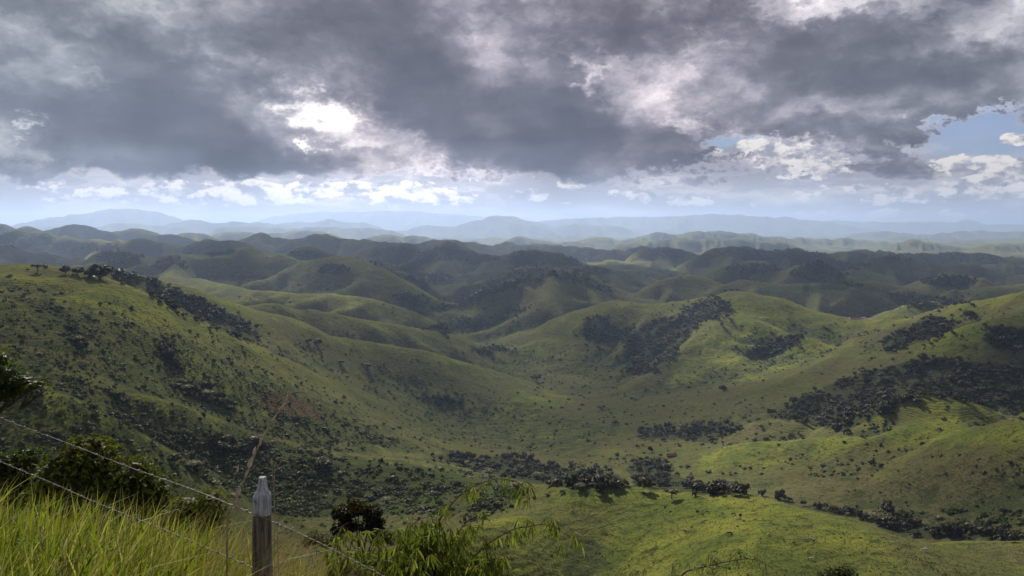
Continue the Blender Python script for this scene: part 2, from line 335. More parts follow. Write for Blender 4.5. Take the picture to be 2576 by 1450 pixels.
# ridges: (points (px,py,D) ..., width factor)
RIDGES = [
 # near pasture hill
 ([(1130,1300,440),(1300,1255,455),(1400,1238,460),(1500,1230,455),(1620,1236,440),(1750,1247,425),(1870,1262,410),(2000,1279,390),(2150,1312,360),(2300,1392,320),(2420,1480,290)],1.7),
 ([(1500,1232,455),(1420,1280,430),(1330,1300,410),(1230,1330,385)],1.0),
 ([(1450,1235,458),(1520,1290,425),(1600,1352,388),(1700,1432,348)],.9),
 ([(1870,1262,410),(1960,1330,372),(2040,1420,335)],1.0),
 # scrub spur below left
 ([(300,1120,560),(480,1130,590),(700,1150,600),(850,1158,600),(1000,1170,595),(1150,1198,575),(1300,1240,545)],1.3),
 # big left spur and the wooded spur behind it
 ([(-500,640,950),(-200,660,930),(0,682,880),(110,686,860),(200,690,850),(340,727,830),(485,800,850),(620,866,900),(760,930,980),(900,990,1070),(1010,1030,1140)],1.9),
 ([(120,690,1050),(300,695,1060),(450,722,1110),(640,780,1200),(760,815,1260),(859,855,1310),(1000,878,1370),(1090,895,1400),(1250,942,1480),(1360,972,1530)],1.5),
 ([(700,770,1480),(860,797,1550),(1000,822,1620),(1140,846,1720)],1.5),
 # lower ribs of the left hillside
 ([(60,755,820),(200,810,760),(330,868,710),(450,915,720),(560,958,750),(680,1005,790),(800,1050,840),(900,1085,890),(1010,1115,940)],1.0),
 ([(-60,880,600),(100,925,560),(230,965,545),(340,995,545),(450,1030,560),(580,1075,600),(700,1112,640),(850,1142,690)],1.0),
 ([(-150,950,400),(60,975,415),(160,1005,420),(260,1050,425),(360,1105,440),(440,1150,460)],1.0),
 # middle of the valley
 ([(1235,918,1780),(1300,882,1800),(1380,866,1810),(1460,880,1800),(1530,905,1790)],1.3),
 ([(1114,862,1950),(1180,845,2000),(1260,825,2050),(1330,790,2110),(1365,765,2150),(1390,735,2230),(1410,702,2330)],1.3),
 ([(1250,720,2300),(1330,705,2330),(1400,700,2340),(1470,715,2340),(1560,745,2350),(1640,760,2400)],1.2),
 ([(1004,820,2200),(1110,787,2350),(1200,755,2450),(1300,725,2550),(1370,700,2700)],1.2),
 ([(1086,752,3150),(1159,717,3200),(1215,695,3200),(1259,684,3200),(1295,676,3250),(1340,680,3100)],1.3),
 ([(1270,700,2950),(1310,684,2900),(1350,679,2850),(1400,682,2800),(1450,690,2750),(1490,708,2700),(1560,742,2600)],1.2),
 ([(1310,860,1950),(1420,800,1950),(1500,775,1930),(1560,762,1920),(1640,768,1880),(1720,760,1840),(1800,752,1800),(1900,752,1750),(1960,765,1720),(2030,787,1680),(2070,806,1660),(2150,810,1600),(2280,802,1500),(2400,774,1400),(2500,754,1300),(2576,742,1250),(2700,715,1200),(2900,690,1150)],1.5),
 ([(1830,760,1760),(1800,805,1640),(1740,860,1530),(1680,915,1470),(1600,965,1420),(1520,990,1390)],1.0),
 ([(1590,752,2450),(1660,718,2500),(1718,702,2500),(1751,702,2500),(1785,710,2480),(1835,727,2450),(1890,752,2400)],1.3),
 # right side ribs
 ([(2060,812,1640),(2150,850,1480),(2110,890,1280),(2030,936,1190),(1920,972,1160),(1820,1000,1160),(1720,1017,1160)],0.9),
 ([(2720,760,1150),(2576,787,1130),(2490,812,1120),(2420,840,1130),(2340,870,1150),(2270,902,1160)],1.0),
 ([(2700,1010,760),(2576,1052,770),(2500,1045,780),(2420,1022,790),(2330,1004,800),(2270,1028,810),(2195,1098,830),(2120,1110,850),(2070,1100,870),(2000,1067,890),(1940,1065,905),(1890,1075,920),(1800,1100,940)],1.1),
 ([(2900,1000,560),(2700,1035,600),(2576,1062,630),(2470,1086,670),(2410,1090,700),(2340,1076,725),(2270,1096,735),(2200,1110,745),(2040,1115,790),(1900,1122,820),(1760,1148,850),(1690,1170,880)],1.15),
 ([(2230,1400,410),(2310,1377,420),(2400,1364,425),(2500,1367,425),(2620,1385,415)],1.1),
 ([(2251,786,1800),(2301,768,1850),(2335,766,1850),(2380,770,1830),(2430,778,1780)],1.2),
 # first hills beyond the valley
 ([(370,700,2750),(400,680,2720),(433,652,2680),(470,640,2650),(540,636,2640),(620,631,2620),(665,640,2600),(700,650,2580),(757,668,2550),(800,660,2530),(865,651,2520),(910,662,2480),(960,688,2420),(1000,708,2380),(1050,760,2300)],1.35),
 ([(390,712,2300),(470,705,2150),(560,722,2000),(640,735,1930),(740,737,1900),(860,745,1900),(960,760,1880),(1040,790,1880),(1090,815,1850)],1.3),
 ([(-150,600,3600),(0,624,3500),(67,637,3450),(167,656,3400),(233,668,3350)],1.3),
 ([(235,660,2950),(270,643,2920),(303,637,2900),(350,652,2880),(395,672,2850)],1.0),
 ([(-80,606,5000),(0,597,5000),(30,590,5000),(57,587,5000),(110,591,5000),(150,600,5000),(180,600,4950),(227,607,4900),(273,612,4900),(310,607,4900),(347,604,4900),(393,614,4900),(433,616,4900),(477,628,4850)],1.2),
 ([(470,632,4250),(500,618,4200),(530,611,4200),(594,613,4200),(634,624,4150),(700,652,4050)],1.3),
 ([(110,582,7000),(173,567,7000),(213,567,7000),(247,578,7000),(285,588,7000)],1.1),
 ([(-60,570,7500),(0,562,7500),(20,570,7500),(37,576,7500),(60,571,7500),(95,577,7500)],1.0),
 ([(270,588,8000),(320,578,8000),(353,576,8000),(373,581,8000),(410,592,8000)],1.1),
 ([(360,598,6500),(417,592,6500),(450,597,6500),(490,609,6500)],1.1),
 ([(440,592,8500),(477,586,8500),(500,586,8500),(545,600,8500)],1.1),
 ([(547,591,10000),(584,584,10000),(634,587,10000),(667,591,10000),(717,586,10000),(760,582,10000),(817,586,10000),(854,595,10000)],1.1),
 ([(610,602,6500),(654,589,6500),(684,597,6500),(745,609,6500)],1.0),
 ([(725,610,6000),(767,599,6000),(800,592,6000),(834,596,6000),(859,602,6000),(902,606,6000),(946,607,6000),(990,618,6000)],1.2),
 ([(690,650,3300),(734,634,3300),(767,629,3300),(794,636,3300),(840,652,3300)],1.0),
 ([(885,648,4800),(926,627,4800),(966,625,4800),(992,617,4800),(1026,620,4750),(1059,627,4700),(1095,639,4600)],1.25),
 ([(1030,694,3900),(1066,661,4000),(1092,641,4000),(1126,624,4000),(1152,624,4000),(1169,632,4000),(1192,642,3950),(1242,648,3900),(1285,660,3850)],1.15),
 ([(1126,628,4000),(1110,665,3700),(1085,700,3450),(1060,730,3300)],0.8),
 ([(995,617,6500),(1052,616,6500),(1089,607,6500),(1122,605,6500),(1159,611,6500),(1192,613,6500),(1232,624,6400),(1270,636,6300)],1.2),
 ([(870,608,9500),(942,594,9500),(976,592,9500),(1016,597,9500),(1042,591,9500),(1072,597,9500),(1105,607,9500)],1.0),
 ([(1236,626,7000),(1259,614,7000),(1276,609,7000),(1300,618,7000)],1.0),
 ([(1280,626,6800),(1326,619,6800),(1379,617,6800),(1409,624,6800),(1440,636,6700)],1.1),
 ([(1270,608,10000),(1296,598,10000),(1319,597,10000),(1336,601,10000),(1376,606,10000),(1399,612,10000),(1432,605,10000),(1459,611,10000),(1492,625,10000)],1.0),
 ([(1420,643,6500),(1446,631,6500),(1472,624,6500),(1502,631,6500),(1530,643,6500)],1.0),
 ([(1513,643,5500),(1542,632,5500),(1566,639,5500),(1600,628,5500),(1619,624,5500),(1650,632,5500)],1.0),
 ([(1272,668,3900),(1302,643,3900),(1329,636,3900),(1359,637,3900),(1392,639,3900),(1426,654,3850),(1459,664,3800),(1492,677,3750),(1565,692,3650)],1.2),
 ([(1420,694,3250),(1459,677,3200),(1486,676,3200),(1512,684,3150),(1542,704,3050),(1580,732,2950)],1.2),
 ([(1600,642,5000),(1642,628,5000),(1672,625,5000),(1718,635,4950),(1760,646,4900)],1.1),
 ([(1765,645,4500),(1808,629,4500),(1865,622,4500),(1898,626,4500),(1931,631,4500),(1971,634,4500),(2005,631,4500),(2038,637,4500),(2071,644,4500),(2115,660,4400)],1.3),
 ([(2075,644,5000),(2118,637,5000),(2158,636,5000),(2198,634,5000),(2231,639,5000),(2278,644,5000),(2315,641,5000),(2351,642,5000),(2391,637,5000),(2435,637,5000),(2485,646,5000),(2535,654,5000),(2600,663,5000)],1.3),
 ([(2130,694,3400),(2165,672,3500),(2201,656,3600),(2231,651,3600),(2268,655,3600),(2311,664,3550),(2368,672,3500),(2428,669,3450),(2451,672,3400),(2485,688,3350),(2560,710,3250)],1.3),
 ([(1800,694,3150),(1851,671,3100),(1895,664,3100),(1928,671,3100),(1958,687,3050),(2000,697,3000)],1.2),
 ([(1985,698,2900),(2018,678,2900),(2048,670,2900),(2071,674,2900),(2098,687,2850),(2145,697,2800),(2185,710,2750)],1.2),
 ([(2310,728,2450),(2351,704,2450),(2385,696,2450),(2418,701,2450),(2460,710,2400)],1.1),
 ([(1825,724,2350),(1885,712,2350),(1951,719,2330),(2018,724,2300),(2071,721,2300),(2118,727,2280),(2190,746,2250)],1.3),
 ([(2100,727,2450),(2151,714,2450),(2218,714,2450),(2285,724,2400),(2360,737,2400)],1.2),
 ([(2395,740,2150),(2451,731,2150),(2520,728,2150),(2600,726,2150)],1.2),
 # far ranges
 ([(1450,606,10500),(1509,597,10500),(1559,604,10500),(1626,594,10500),(1659,586,10500),(1718,590,10500),(1751,584,10500),(1801,581,10500),(1851,587,10500),(1885,589,10500),(1935,597,10500),(2018,600,10500),(2085,601,10500),(2151,603,10500),(2225,610,10500)],.8),
 ([(1560,612,8500),(1640,606,8500),(1700,600,8500),(1760,604,8500),(1840,598,8500),(1900,606,8500),(1990,612,8500)],1.1),
 ([(2235,620,9000),(2285,605,9000),(2318,607,9000),(2368,616,9000),(2430,626,9000)],1.1),
 ([(2440,628,8500),(2478,616,8500),(2518,611,8500),(2576,611,8500),(2700,604,8500)],1.1),
 ([(150,572,20625),(200,556,20625),(250,536,20625),(300,526,20625),(340,527,20625),(390,535,20625),(410,548,20625),(470,564,20625)],1.2),
 ([(-200,575,16500),(0,570,16500),(100,572,16500),(233,571,15911),(300,562,15911),(340,566,15911),(400,571,15911),(450,576,15321)],1.2),
 ([(440,562,17089),(484,554,17089),(517,559,17089),(550,562,17089),(584,560,17089),(617,559,17089),(650,561,17089),(720,570,17089)],1.0),
 ([(684,571,18857),(734,559,18857),(784,560,18857),(827,551,18857),(860,556,18857),(902,559,18857),(950,573,18857)],1.0),
 ([(560,575,14143),(640,573,14143),(720,578,14143),(800,572,14143),(900,576,14143),(980,580,14143)],1.0),
 ([(690,545,28286),(780,536,28286),(859,533,28286),(909,534,28286),(959,531,28286),(1009,534,28286),(1039,532,28286),(1092,537,28286),(1159,541,28286),(1240,548,28286)],1.3),
 ([(1000,582,18268),(1040,576,18268),(1072,569,18268),(1106,570,18268),(1136,572,18268),(1159,571,18268),(1192,559,18268),(1239,552,18268),(1248,544,18268),(1276,545,18268),(1309,551,18268),(1359,559,18268),(1379,569,18268),(1426,566,18268),(1492,565,18268),(1560,572,18268)],1.1),
 ([(1350,560,22393),(1430,552,22393),(1526,548,22393),(1659,546,22393),(1718,545,22393),(1768,539,22393),(1801,536,22393),(1851,541,22393),(1891,545,22393),(1925,547,22393),(1951,554,22393),(1975,547,22393),(2001,554,22393),(2051,557,22393),(2118,566,21804),(2240,586,21214)],1.3),
 ([(2040,556,25929),(2135,557,25929),(2218,559,25929),(2285,560,25929),(2351,559,25929),(2401,561,25929),(2435,554,25929),(2461,562,25929),(2501,566,25929),(2535,563,25929),(2600,567,25929),(2800,560,25929)],1.2),
 ([(2150,590,15911),(2230,584,15911),(2330,588,15911),(2420,580,15911),(2520,586,15911),(2650,580,15911)],1.1),
]
# filler hills between the ones one can name, low enough to stay among them
def filler():
    R = np.random.default_rng(23)
    out = []
    for k in range(270):
        D = 2700 * (15000 / 2700) ** R.uniform(0, 1)
        az = R.uniform(-48, 48)
        if D < 3800 and abs(az) < 34: zt = R.uniform(-280, -225)
        elif D < 6000: zt = R.uniform(-255, -195)
        elif D < 8000: zt = R.uniform(-205, -125)
        else: zt = R.uniform(-240, -140)
        if az > 5 and 4700 < D < 10500: zt = min(zt, -0.036 * D)
        x0, y0 = math.tan(math.radians(az)) * D, D
        th = R.uniform(-0.7, 0.7); L = R.uniform(250, 650) * (1 + D / 9000)
        pts = [np.array([x0 + math.cos(th) * L * s, y0 + math.sin(th) * L * s + R.normal() * 40, zt - abs(s) ** 1.5 * R.uniform(40, 90)]) for s in (-1, -.5, 0, .5, 1)]
        out.append((pts, R.uniform(0.6, 0.95)))
    for k in range(40):     # hills beside and behind the viewer
        D = R.uniform(900, 7000); az = R.uniform(50, 310)
        x0, y0 = math.sin(math.radians(az)) * D, math.cos(math.radians(az)) * D
        th = R.uniform(0, 3.1); L = R.uniform(250, 600); zt = R.uniform(-120, -20)
        out.append(([np.array([x0 + math.cos(th) * L * s, y0 + math.sin(th) * L * s, zt - abs(s) * 60]) for s in (-1, -.5, 0, .5, 1)], 1.4))
    return out

def viewer_hill(x, y):
    """the bank and hillside on which the viewer stands"""
    yy = np.sqrt(np.maximum(y, 0) ** 2 + (0.35 * x) ** 2 * (y > 0) + 0.0)
    prof = np.interp(yy, [0, 0.7, 2.5, 4.0, 5.4, 7, 12, 20, 60, 150, 300, 420, 700, 1200], [-1.62, -1.66, -2.35, -2.85, -3.22, -3.75, -6.3, -10.6, -29.5, -72, -145, -215, -260, -300])
    prof = prof + 0.30 * np.clip(-x - 0.5, 0, 9) * np.exp(-np.maximum(y, 0) / 16) * 0.85
    prof = prof - 0.10 * np.clip(x, 0, 14) * np.exp(-np.maximum(y, 0) / 30)
    back = -1.62 + 0.02 * np.minimum(-y, 60) - 0.25 * np.maximum(-y - 60, 0)
    s = np.where(y > 0, prof, back)
    rr = np.maximum(np.abs(x) - 60, 0)
    return s - 0.16 * rr

def spurs(C, W, H, idx):
    """side spurs running down from a crest line"""
    R = np.random.default_rng(500 + idx)
    out = []
    D0 = C[:, 1].mean()
    seg = np.hypot(*np.diff(C[:, :2], axis=0).T)
    S = np.concatenate([[0], np.cumsum(seg)])
    step = 0.62 * W.mean()
    pos = R.uniform(0.1, 0.6) * step
    side = 1
    while pos < S[-1]:
        p = np.array([np.interp(pos, S, C[:, k]) for k in range(3)])
        h = np.interp(pos, S, H); w = np.interp(pos, S, W)
        i = min(np.searchsorted(S, pos), len(C) - 1)
        t = C[i, :2] - C[i - 1, :2]; t = t / (np.hypot(*t) + 1e-6)
        n = np.array([-t[1], t[0]]) * side
        ang = R.normal(0, 0.38); ca, sa = math.cos(ang), math.sin(ang)
        d = np.array([n[0] * ca - n[1] * sa, n[0] * sa + n[1] * ca])
        bend = R.normal(0, 0.25)
        L = w * (R.uniform(1.2, 1.9) if D0 < 1900 else R.uniform(1.7, 3.0)); top = R.uniform(0.86, 0.97)
        pts = []
        for q in (0.0, .25, .5, .75, 1.0):
            dd = d * (q * L) + np.array([-d[1], d[0]]) * bend * q * q * L
            pts.append([p[0] + dd[0], p[1] + dd[1], (h * top) * (1 - q ** 1.35 * .93)])
        out.append(np.array(pts))
        if R.uniform() < 0.85: side = -side
        pos += step * R.uniform(0.45, 1.0)
    return out

def relief(x, y):
    shp = x.shape
    x = x.ravel(); y = y.ravel()
    b = floor_z(x, y)
    acc = np.zeros_like(x)
    p = 7.0
    lists = [(spline([at(*q) for q in pts]), k * float(np.interp(np.mean([q[2] for q in pts]), [1400, 2300, 9000, 13000], [1.0, 0.84, 0.9, 1.7]))) for pts, k in RIDGES] + [(spline(pts, 2), k) for pts, k in filler()]
    rall = np.hypot(x, y)
    for idx, (C, k) in enumerate(lists):
        bc = floor_z(C[:, 0], C[:, 1])
        H = np.maximum(C[:, 2] - bc, 0.5)
        near = np.hypot(C[:, 0], C[:, 1]).mean() < 1450
        W = k * (1.15 if near else 1.0) * H + 32.0
        jobs = [(C, H, W)]
        if not near or idx in (3, 4):
            for Sp in spurs(C, W, H, idx):
                hs = Sp[:, 2]
                jobs.append((Sp, hs, k * 0.50 * hs + 0.10 * W.mean() + 8.0))
        m = 3.4 * W.max() + 2.6 * W.max() * (len(jobs) > 1)
        sel = np.where((x > C[:, 0].min() - m) & (x < C[:, 0].max() + m) & (y > C[:, 1].min() - m) & (y < C[:, 1].max() + m))[0]
        if len(sel) == 0: continue
        X = x[sel]; Y = y[sel]
        best = np.zeros(len(sel))
        wl = max(W.mean() * 1.1, 70.0)
        n = fbm(X / wl, Y / wl, 2 if near else 4, idx % 50)
        mod = 1.0 + (0.22 if near else 0.34) * n
        for jn, (c, hh, ww) in enumerate(jobs):
            if jn:
                mm = 2.6 * ww.max()
                sub = np.where((X > c[:, 0].min() - mm) & (X < c[:, 0].max() + mm) & (Y > c[:, 1].min() - mm) & (Y < c[:, 1].max() + mm))[0]
                if len(sub) == 0: continue
                xs, ys, md = X[sub], Y[sub], mod[sub]
            else:
                sub = None; xs, ys, md = X, Y, mod
            cur = np.zeros(len(xs))
            for i in range(len(c) - 1):
                ax, ay = c[i, 0], c[i, 1]; dx, dy = c[i + 1, 0] - ax, c[i + 1, 1] - ay
                L2 = dx * dx + dy * dy + 1e-6
                t = np.clip(((xs - ax) * dx + (ys - ay) * dy) / L2, 0, 1)
                d2 = (xs - ax - t * dx) ** 2 + (ys - ay - t * dy) ** 2
                w = ww[i] + t * (ww[i + 1] - ww[i]); h = hh[i] + t * (hh[i + 1] - hh[i])
                qr = d2 / (w * w); q = qr * md * md
                tent = np.exp(-1.45 * (np.sqrt(q + 0.06) - 0.245))
                lim = 5.5 if jn else 10.0
                tent = tent * np.clip(1.0 - qr / lim, 0, 1) ** 1.5
                cur = np.maximum(cur, h * (0.30 * np.exp(-q) * np.clip(1.0 - qr / lim, 0, 1) + 0.70 * tent))
            if sub is None: best = cur
            else:
                a_ = best[sub]
                # soft union so spurs flow out of the crest
                kk_ = 0.10 * H.mean()
                hx = np.clip(0.5 + 0.5 * (cur - a_) / kk_, 0, 1)
                best[sub] = a_ * (1 - hx) + cur * hx + kk_ * hx * (1 - hx)
        acc[sel] += (best / 50.0) ** p
    vh = np.maximum(viewer_hill(x, y) - b, 0)
    r = rall
    far = (acc ** (1 / p)) * 50.0
    kk = sstep(120, 330, r)
    tot = (((far * kk) / 50.0) ** p + (vh / 50.0) ** p) ** (1 / p) * 50.0
    z = b + tot
    # natural unevenness
    amp = sstep(60, 400, r)
    z = z + amp * (1.3 * fbm(x / 95, y / 95, 3, 5) + 0.35 * fbm(x / 22, y / 22, 2, 9))
    z = z + 0.05 * fbm(x / 1.1, y / 1.1, 3, 4) * (1 - amp)
    gul = 0.5 - np.abs(fbm(x / 210 + .6 * fbm(x / 400, y / 400, 2, 51), y / 210, 3, 33))
    z = z + sstep(1500, 3200, r) * (40 - 28 * sstep(5500, 8500, r)) * gul
    gl2 = 0.5 - np.abs(fbm(x / 115 + .5 * fbm(x / 200, y / 200, 2, 52), y / 115, 3, 35))
    z = z + sstep(380, 700, r) * (1 - sstep(1500, 3000, r)) * 9 * gl2 * np.clip(tot / 40, 0.05, 1)
    z = z + sstep(6500, 14000, r) * 95 * (0.25 - np.abs(fbm(x / 1300, y / 1300, 6, 31, .55)))
    return z.reshape(shp)

AZ0, AZ1, NA = -46.0, 46.0, 1250
azs = np.concatenate([np.linspace(AZ0, AZ1, NA), np.linspace(AZ1, 360 + AZ0, 76)[1:-1]])
NR = 1180
rs = np.exp(np.linspace(math.log(0.6), math.log(34000.0), NR))
A, RAD = np.meshgrid(np.radians(azs), rs)
GX = RAD * np.sin(A); GY = RAD * np.cos(A)
GZ = relief(GX, GY)
NC = len(azs)

# line of sight tables for the dense sector (camera stands at the origin)
_elev = GZ[:, :NA] / RAD[:, :NA]
_run = np.maximum.accumulate(_elev, axis=0)
def hit(px, py):
    """the point of the land one sees at picture position (px,py); None for sky"""
    r = ray(px, py)
    h = math.hypot(r[0], r[1]); e = r[2] / h
    a = math.degrees(math.atan2(r[0], r[1]))
    c = (a - AZ0) / (AZ1 - AZ0) * (NA - 1)
    c0 = int(min(max(c, 0), NA - 2))
    col = _run[:, c0]
    i = int(np.searchsorted(col, e))
    if i >= NR or i < 1: return None
    e0, e1 = _elev[i - 1, c0], _elev[i, c0]
    t = 0 if e1 == e0 else min(max((e - e0) / (e1 - e0), 0), 1)
    rr = rs[i - 1] + t * (rs[i] - rs[i - 1])
    return np.array([rr * r[0] / h, rr * r[1] / h, ground(rr * r[0] / h, rr * r[1] / h)])
def ground(x, y):
    r = math.hypot(x, y); a = math.degrees(math.atan2(x, y))
    i = math.log(max(r, rs[0]) / rs[0]) / math.log(rs[1] / rs[0])
    c = (a - AZ0) / (AZ1 - AZ0) * (NA - 1)
    i = min(max(i, 0), NR - 1.001); c = min(max(c, 0), NA - 1.001)
    i0, c0 = int(i), int(c); fi, fc = i - i0, c - c0
    return float((GZ[i0, c0] * (1 - fc) + GZ[i0, c0 + 1] * fc) * (1 - fi) + (GZ[i0 + 1, c0] * (1 - fc) + GZ[i0 + 1, c0 + 1] * fc) * fi)
def to_px(x, y, z):
    c, s = math.cos(PITCH), math.sin(PITCH)
    d = y * c - z * s; u = y * s + z * c
    return 1288 + F * x / d, 725 - F * u / d
def inpoly(px, py, poly):
    P = np.array(poly, float)
    ins = np.zeros(np.shape(px), bool)
    j = len(P) - 1
    for i in range(len(P)):
        xi, yi = P[i]; xj, yj = P[j]
        if yi != yj:
            ins ^= ((yi > py) != (yj > py)) & (px < (xj - xi) * (py - yi) / (yj - yi) + xi)
        j = i
    return ins

# ------------------------------------------------------------------ what grows where
WOODS = [
 [(285,682),(340,700),(400,705),(450,735),(520,760),(600,800),(655,850),(645,868),(600,852),(540,825),(480,800),(430,775),(370,735),(330,722),(280,702)],
 [(395,845),(420,850),(450,900),(455,945),(430,940),(405,890)],
 [(445,962),(500,978),(560,1002),(600,1028),(575,1037),(520,1015),(450,990)],
 [(1930,1050),(2000,1010),(2080,970),(2150,945),(2220,925),(2300,905),(2400,905),(2480,920),(2600,930),(2600,1035),(2480,1025),(2420,1010),(2330,998),(2260,1020),(2200,1060),(2120,1085),(2000,1062)],
 [(2220,862),(2270,822),(2330,800),(2400,808),(2395,832),(2330,860),(2260,882),(2220,892)],
 [(2480,830),(2540,820),(2600,830),(2600,890),(2540,885),(2490,870)],
 [(2410,790),(2440,785),(2450,800),(2420,806)],
 [(1895,882),(1940,862),(1985,850),(2025,838),(2015,858),(1965,892),(1920,905)],
 [(1600,945),(1560,935),(1590,880),(1560,845),(1620,822),(1700,790),(1760,757),(1830,750),(1838,798),(1765,812),(1722,858),(1690,905),(1645,942)],
 [(1460,850),(1470,810),(1530,790),(1540,830),(1600,830),(1590,860),(1520,870)],
 [(1060,1140),(1180,1150),(1300,1150),(1420,1180),(1500,1190),(1560,1200),(1600,1230),(1480,1225),(1380,1225),(1290,1208),(1180,1180)],
 [(1580,1175),(1620,1147),(1670,1147),(1690,1190),(1740,1210),(1850,1225),(1900,1247),(1800,1247),(1700,1240),(1600,1228)],
 [(1900,1240),(2000,1260),(2120,1285),(2200,1310),(2100,1300),(2000,1275)],
 [(1600,1095),(1640,1075),(1720,1080),(1760,1065),(1860,1065),(1858,1093),(1760,1115),(1700,1105),(1620,1110)],
 [(1060,828),(1120,812),(1200,802),(1280,780),(1340,772),(1290,800),(1200,828),(1120,842)],
 [(1175,876),(1250,872),(1300,880),(1240,892),(1180,890)],
 [(1080,775),(1130,765),(1180,750),(1200,755),(1120,790)],
 [(1230,705),(1300,680),(1390,676),(1450,688),(1500,710),(1560,736),(1530,738),(1470,718),(1400,700),(1330,706),(1240,745),(1160,775),(1110,785),(1170,755)],
 [(2180,1300),(2260,1285),(2320,1320),(2420,1330),(2600,1345),(2600,1362),(2430,1360),(2330,1360),(2230,1345)],
 [(520,1105),(600,1110),(690,1130),(690,1150),(600,1140),(530,1130)],
 [(1060,1000),(1160,1005),(1170,1020),(1070,1015)],
 [(990,740),(1060,745),(1090,752),(1060,772),(1000,760)],
 [(2240,740),(2330,745),(2440,765),(2330,772),(2240,765)],
]
WOOD_SPOTS = [(303,650,62,13),(1000,650,75,28),(1120,640,55,16),(1330,652,52,20),(1950,640,150,14),(1895,677,72,12),(2060,688,75,18),(2385,708,72,13),
 (2350,648,210,12),(430,668,45,16),(1660,640,60,12),(1080,700,60,12),(840,680,40,14),(60,610,90,16),(200,625,120,14),(520,632,80,10),(1486,684,50,10),(1190,650,70,9),
 (1440,655,50,14),(770,640,40,9),(2130,670,60,12),(1870,612,120,5),(2090,720,80,8),(1940,735,120,8),(2050,660,60,10)]
SCRUB = [
 [(-100,740),(150,745),(300,790),(480,850),(700,950),(1000,1060),(1150,1140),(1320,1240),(1240,1285),(1100,1295),(700,1300),(500,1290),(-100,1180)],
 [(1030,1010),(1280,1000),(1400,1040),(1560,1080),(1480,1160),(1250,1130),(1080,1080),(960,1010)],
 [(1650,1120),(1950,1000),(1930,1050),(2000,1062),(1850,1075)],
 [(2250,1290),(2600,1240),(2600,1350),(2330,1340)],
]
DENSE_SCRUB = [
 [(430,1085),(560,1085),(690,1120),(860,1150),(1000,1168),(1250,1200),(1335,1240),(1250,1280),(1150,1290),(900,1300),(690,1300),(560,1240),(440,1150)],
 [(640,980),(720,975),(790,1010),(860,1055),(900,1080),(1000,1105),(1060,1135),(960,1125),(850,1095),(760,1065),(680,1045)],
 [(100,1085),(250,1100),(330,1120),(200,1150),(60,1150)],
 [(60,755),(140,765),(190,810),(230,880),(170,860),(110,810)],
]
LUSH = [
 [(1250,1262),(1400,1232),(1500,1226),(1640,1240),(1870,1262),(2100,1300),(2200,1345),(2330,1460),(1200,1460),(1120,1330)],
 [(110,960),(270,1000),(350,1060),(420,1110),(330,1110),(150,1060),(60,1010)],
 [(1760,1140),(1900,1110),(2060,1100),(2220,1095),(2340,1070),(2450,1085),(2600,1060),(2600,1130),(2300,1110),(2100,1130),(1900,1180),(1750,1190)],
 [(1250,1020),(1330,980),(1400,985),(1450,1010),(1330,1060),(1280,1070),(1380,1090),(1500,1110),(1350,1110),(1240,1060)],
 [(1830,760),(1900,755),(2000,790),(2180,812),(2280,805),(2100,880),(1900,960),(1650,985),(1750,880),(1830,810)],
 [(2280,900),(2420,840),(2600,780),(2600,745),(2576,820),(2420,880)],
 [(1290,890),(1380,870),(1490,890),(1460,915),(1330,920)],
 [(2080,1080),(2260,1020),(2340,1005),(2500,1040),(2400,1080),(2200,1095)],
 [(0,690),(200,700),(330,740),(480,810),(600,870),(480,850),(300,800),(100,740),(0,730)],
 [(420,900),(540,960),(640,1020),(780,1060),(700,1060),(560,1010)],
]
EARTH = [
 [(150,775),(200,772),(290,787),(285,790),(200,780)], [(20,752),(70,755),(120,768),(90,772),(30,762)],
 [(735,1020),(752,1015),(757,1045),(748,1058),(738,1048)],
 [(640,990),(700,980),(760,1003),(830,1048),(850,1065),(770,1052),(700,1045),(660,1025)],
 [(700,880),(760,905),(800,930),(780,928),(720,903)],
 [(1325,915),(1355,892),(1360,896),(1330,920)],
]
TRACKS = [ # thin worn cattle tracks and cuttings, as picture polylines
 [(40,825),(100,860),(160,905),(200,930)], [(30,688),(75,690),(110,692)], [(235,992),(330,1010),(440,1030),(560,1052)],
 [(1355,775),(1365,790),(1350,800),(1380,812)], [(1080,890),(1150,905),(1230,940)], [(1900,750),(1960,772),(2000,778)],
 [(820,795),(900,802),(960,812)], [(1160,975),(1220,965),(1260,945)], [(1720,1190),(1780,1220),(1850,1250)],
]
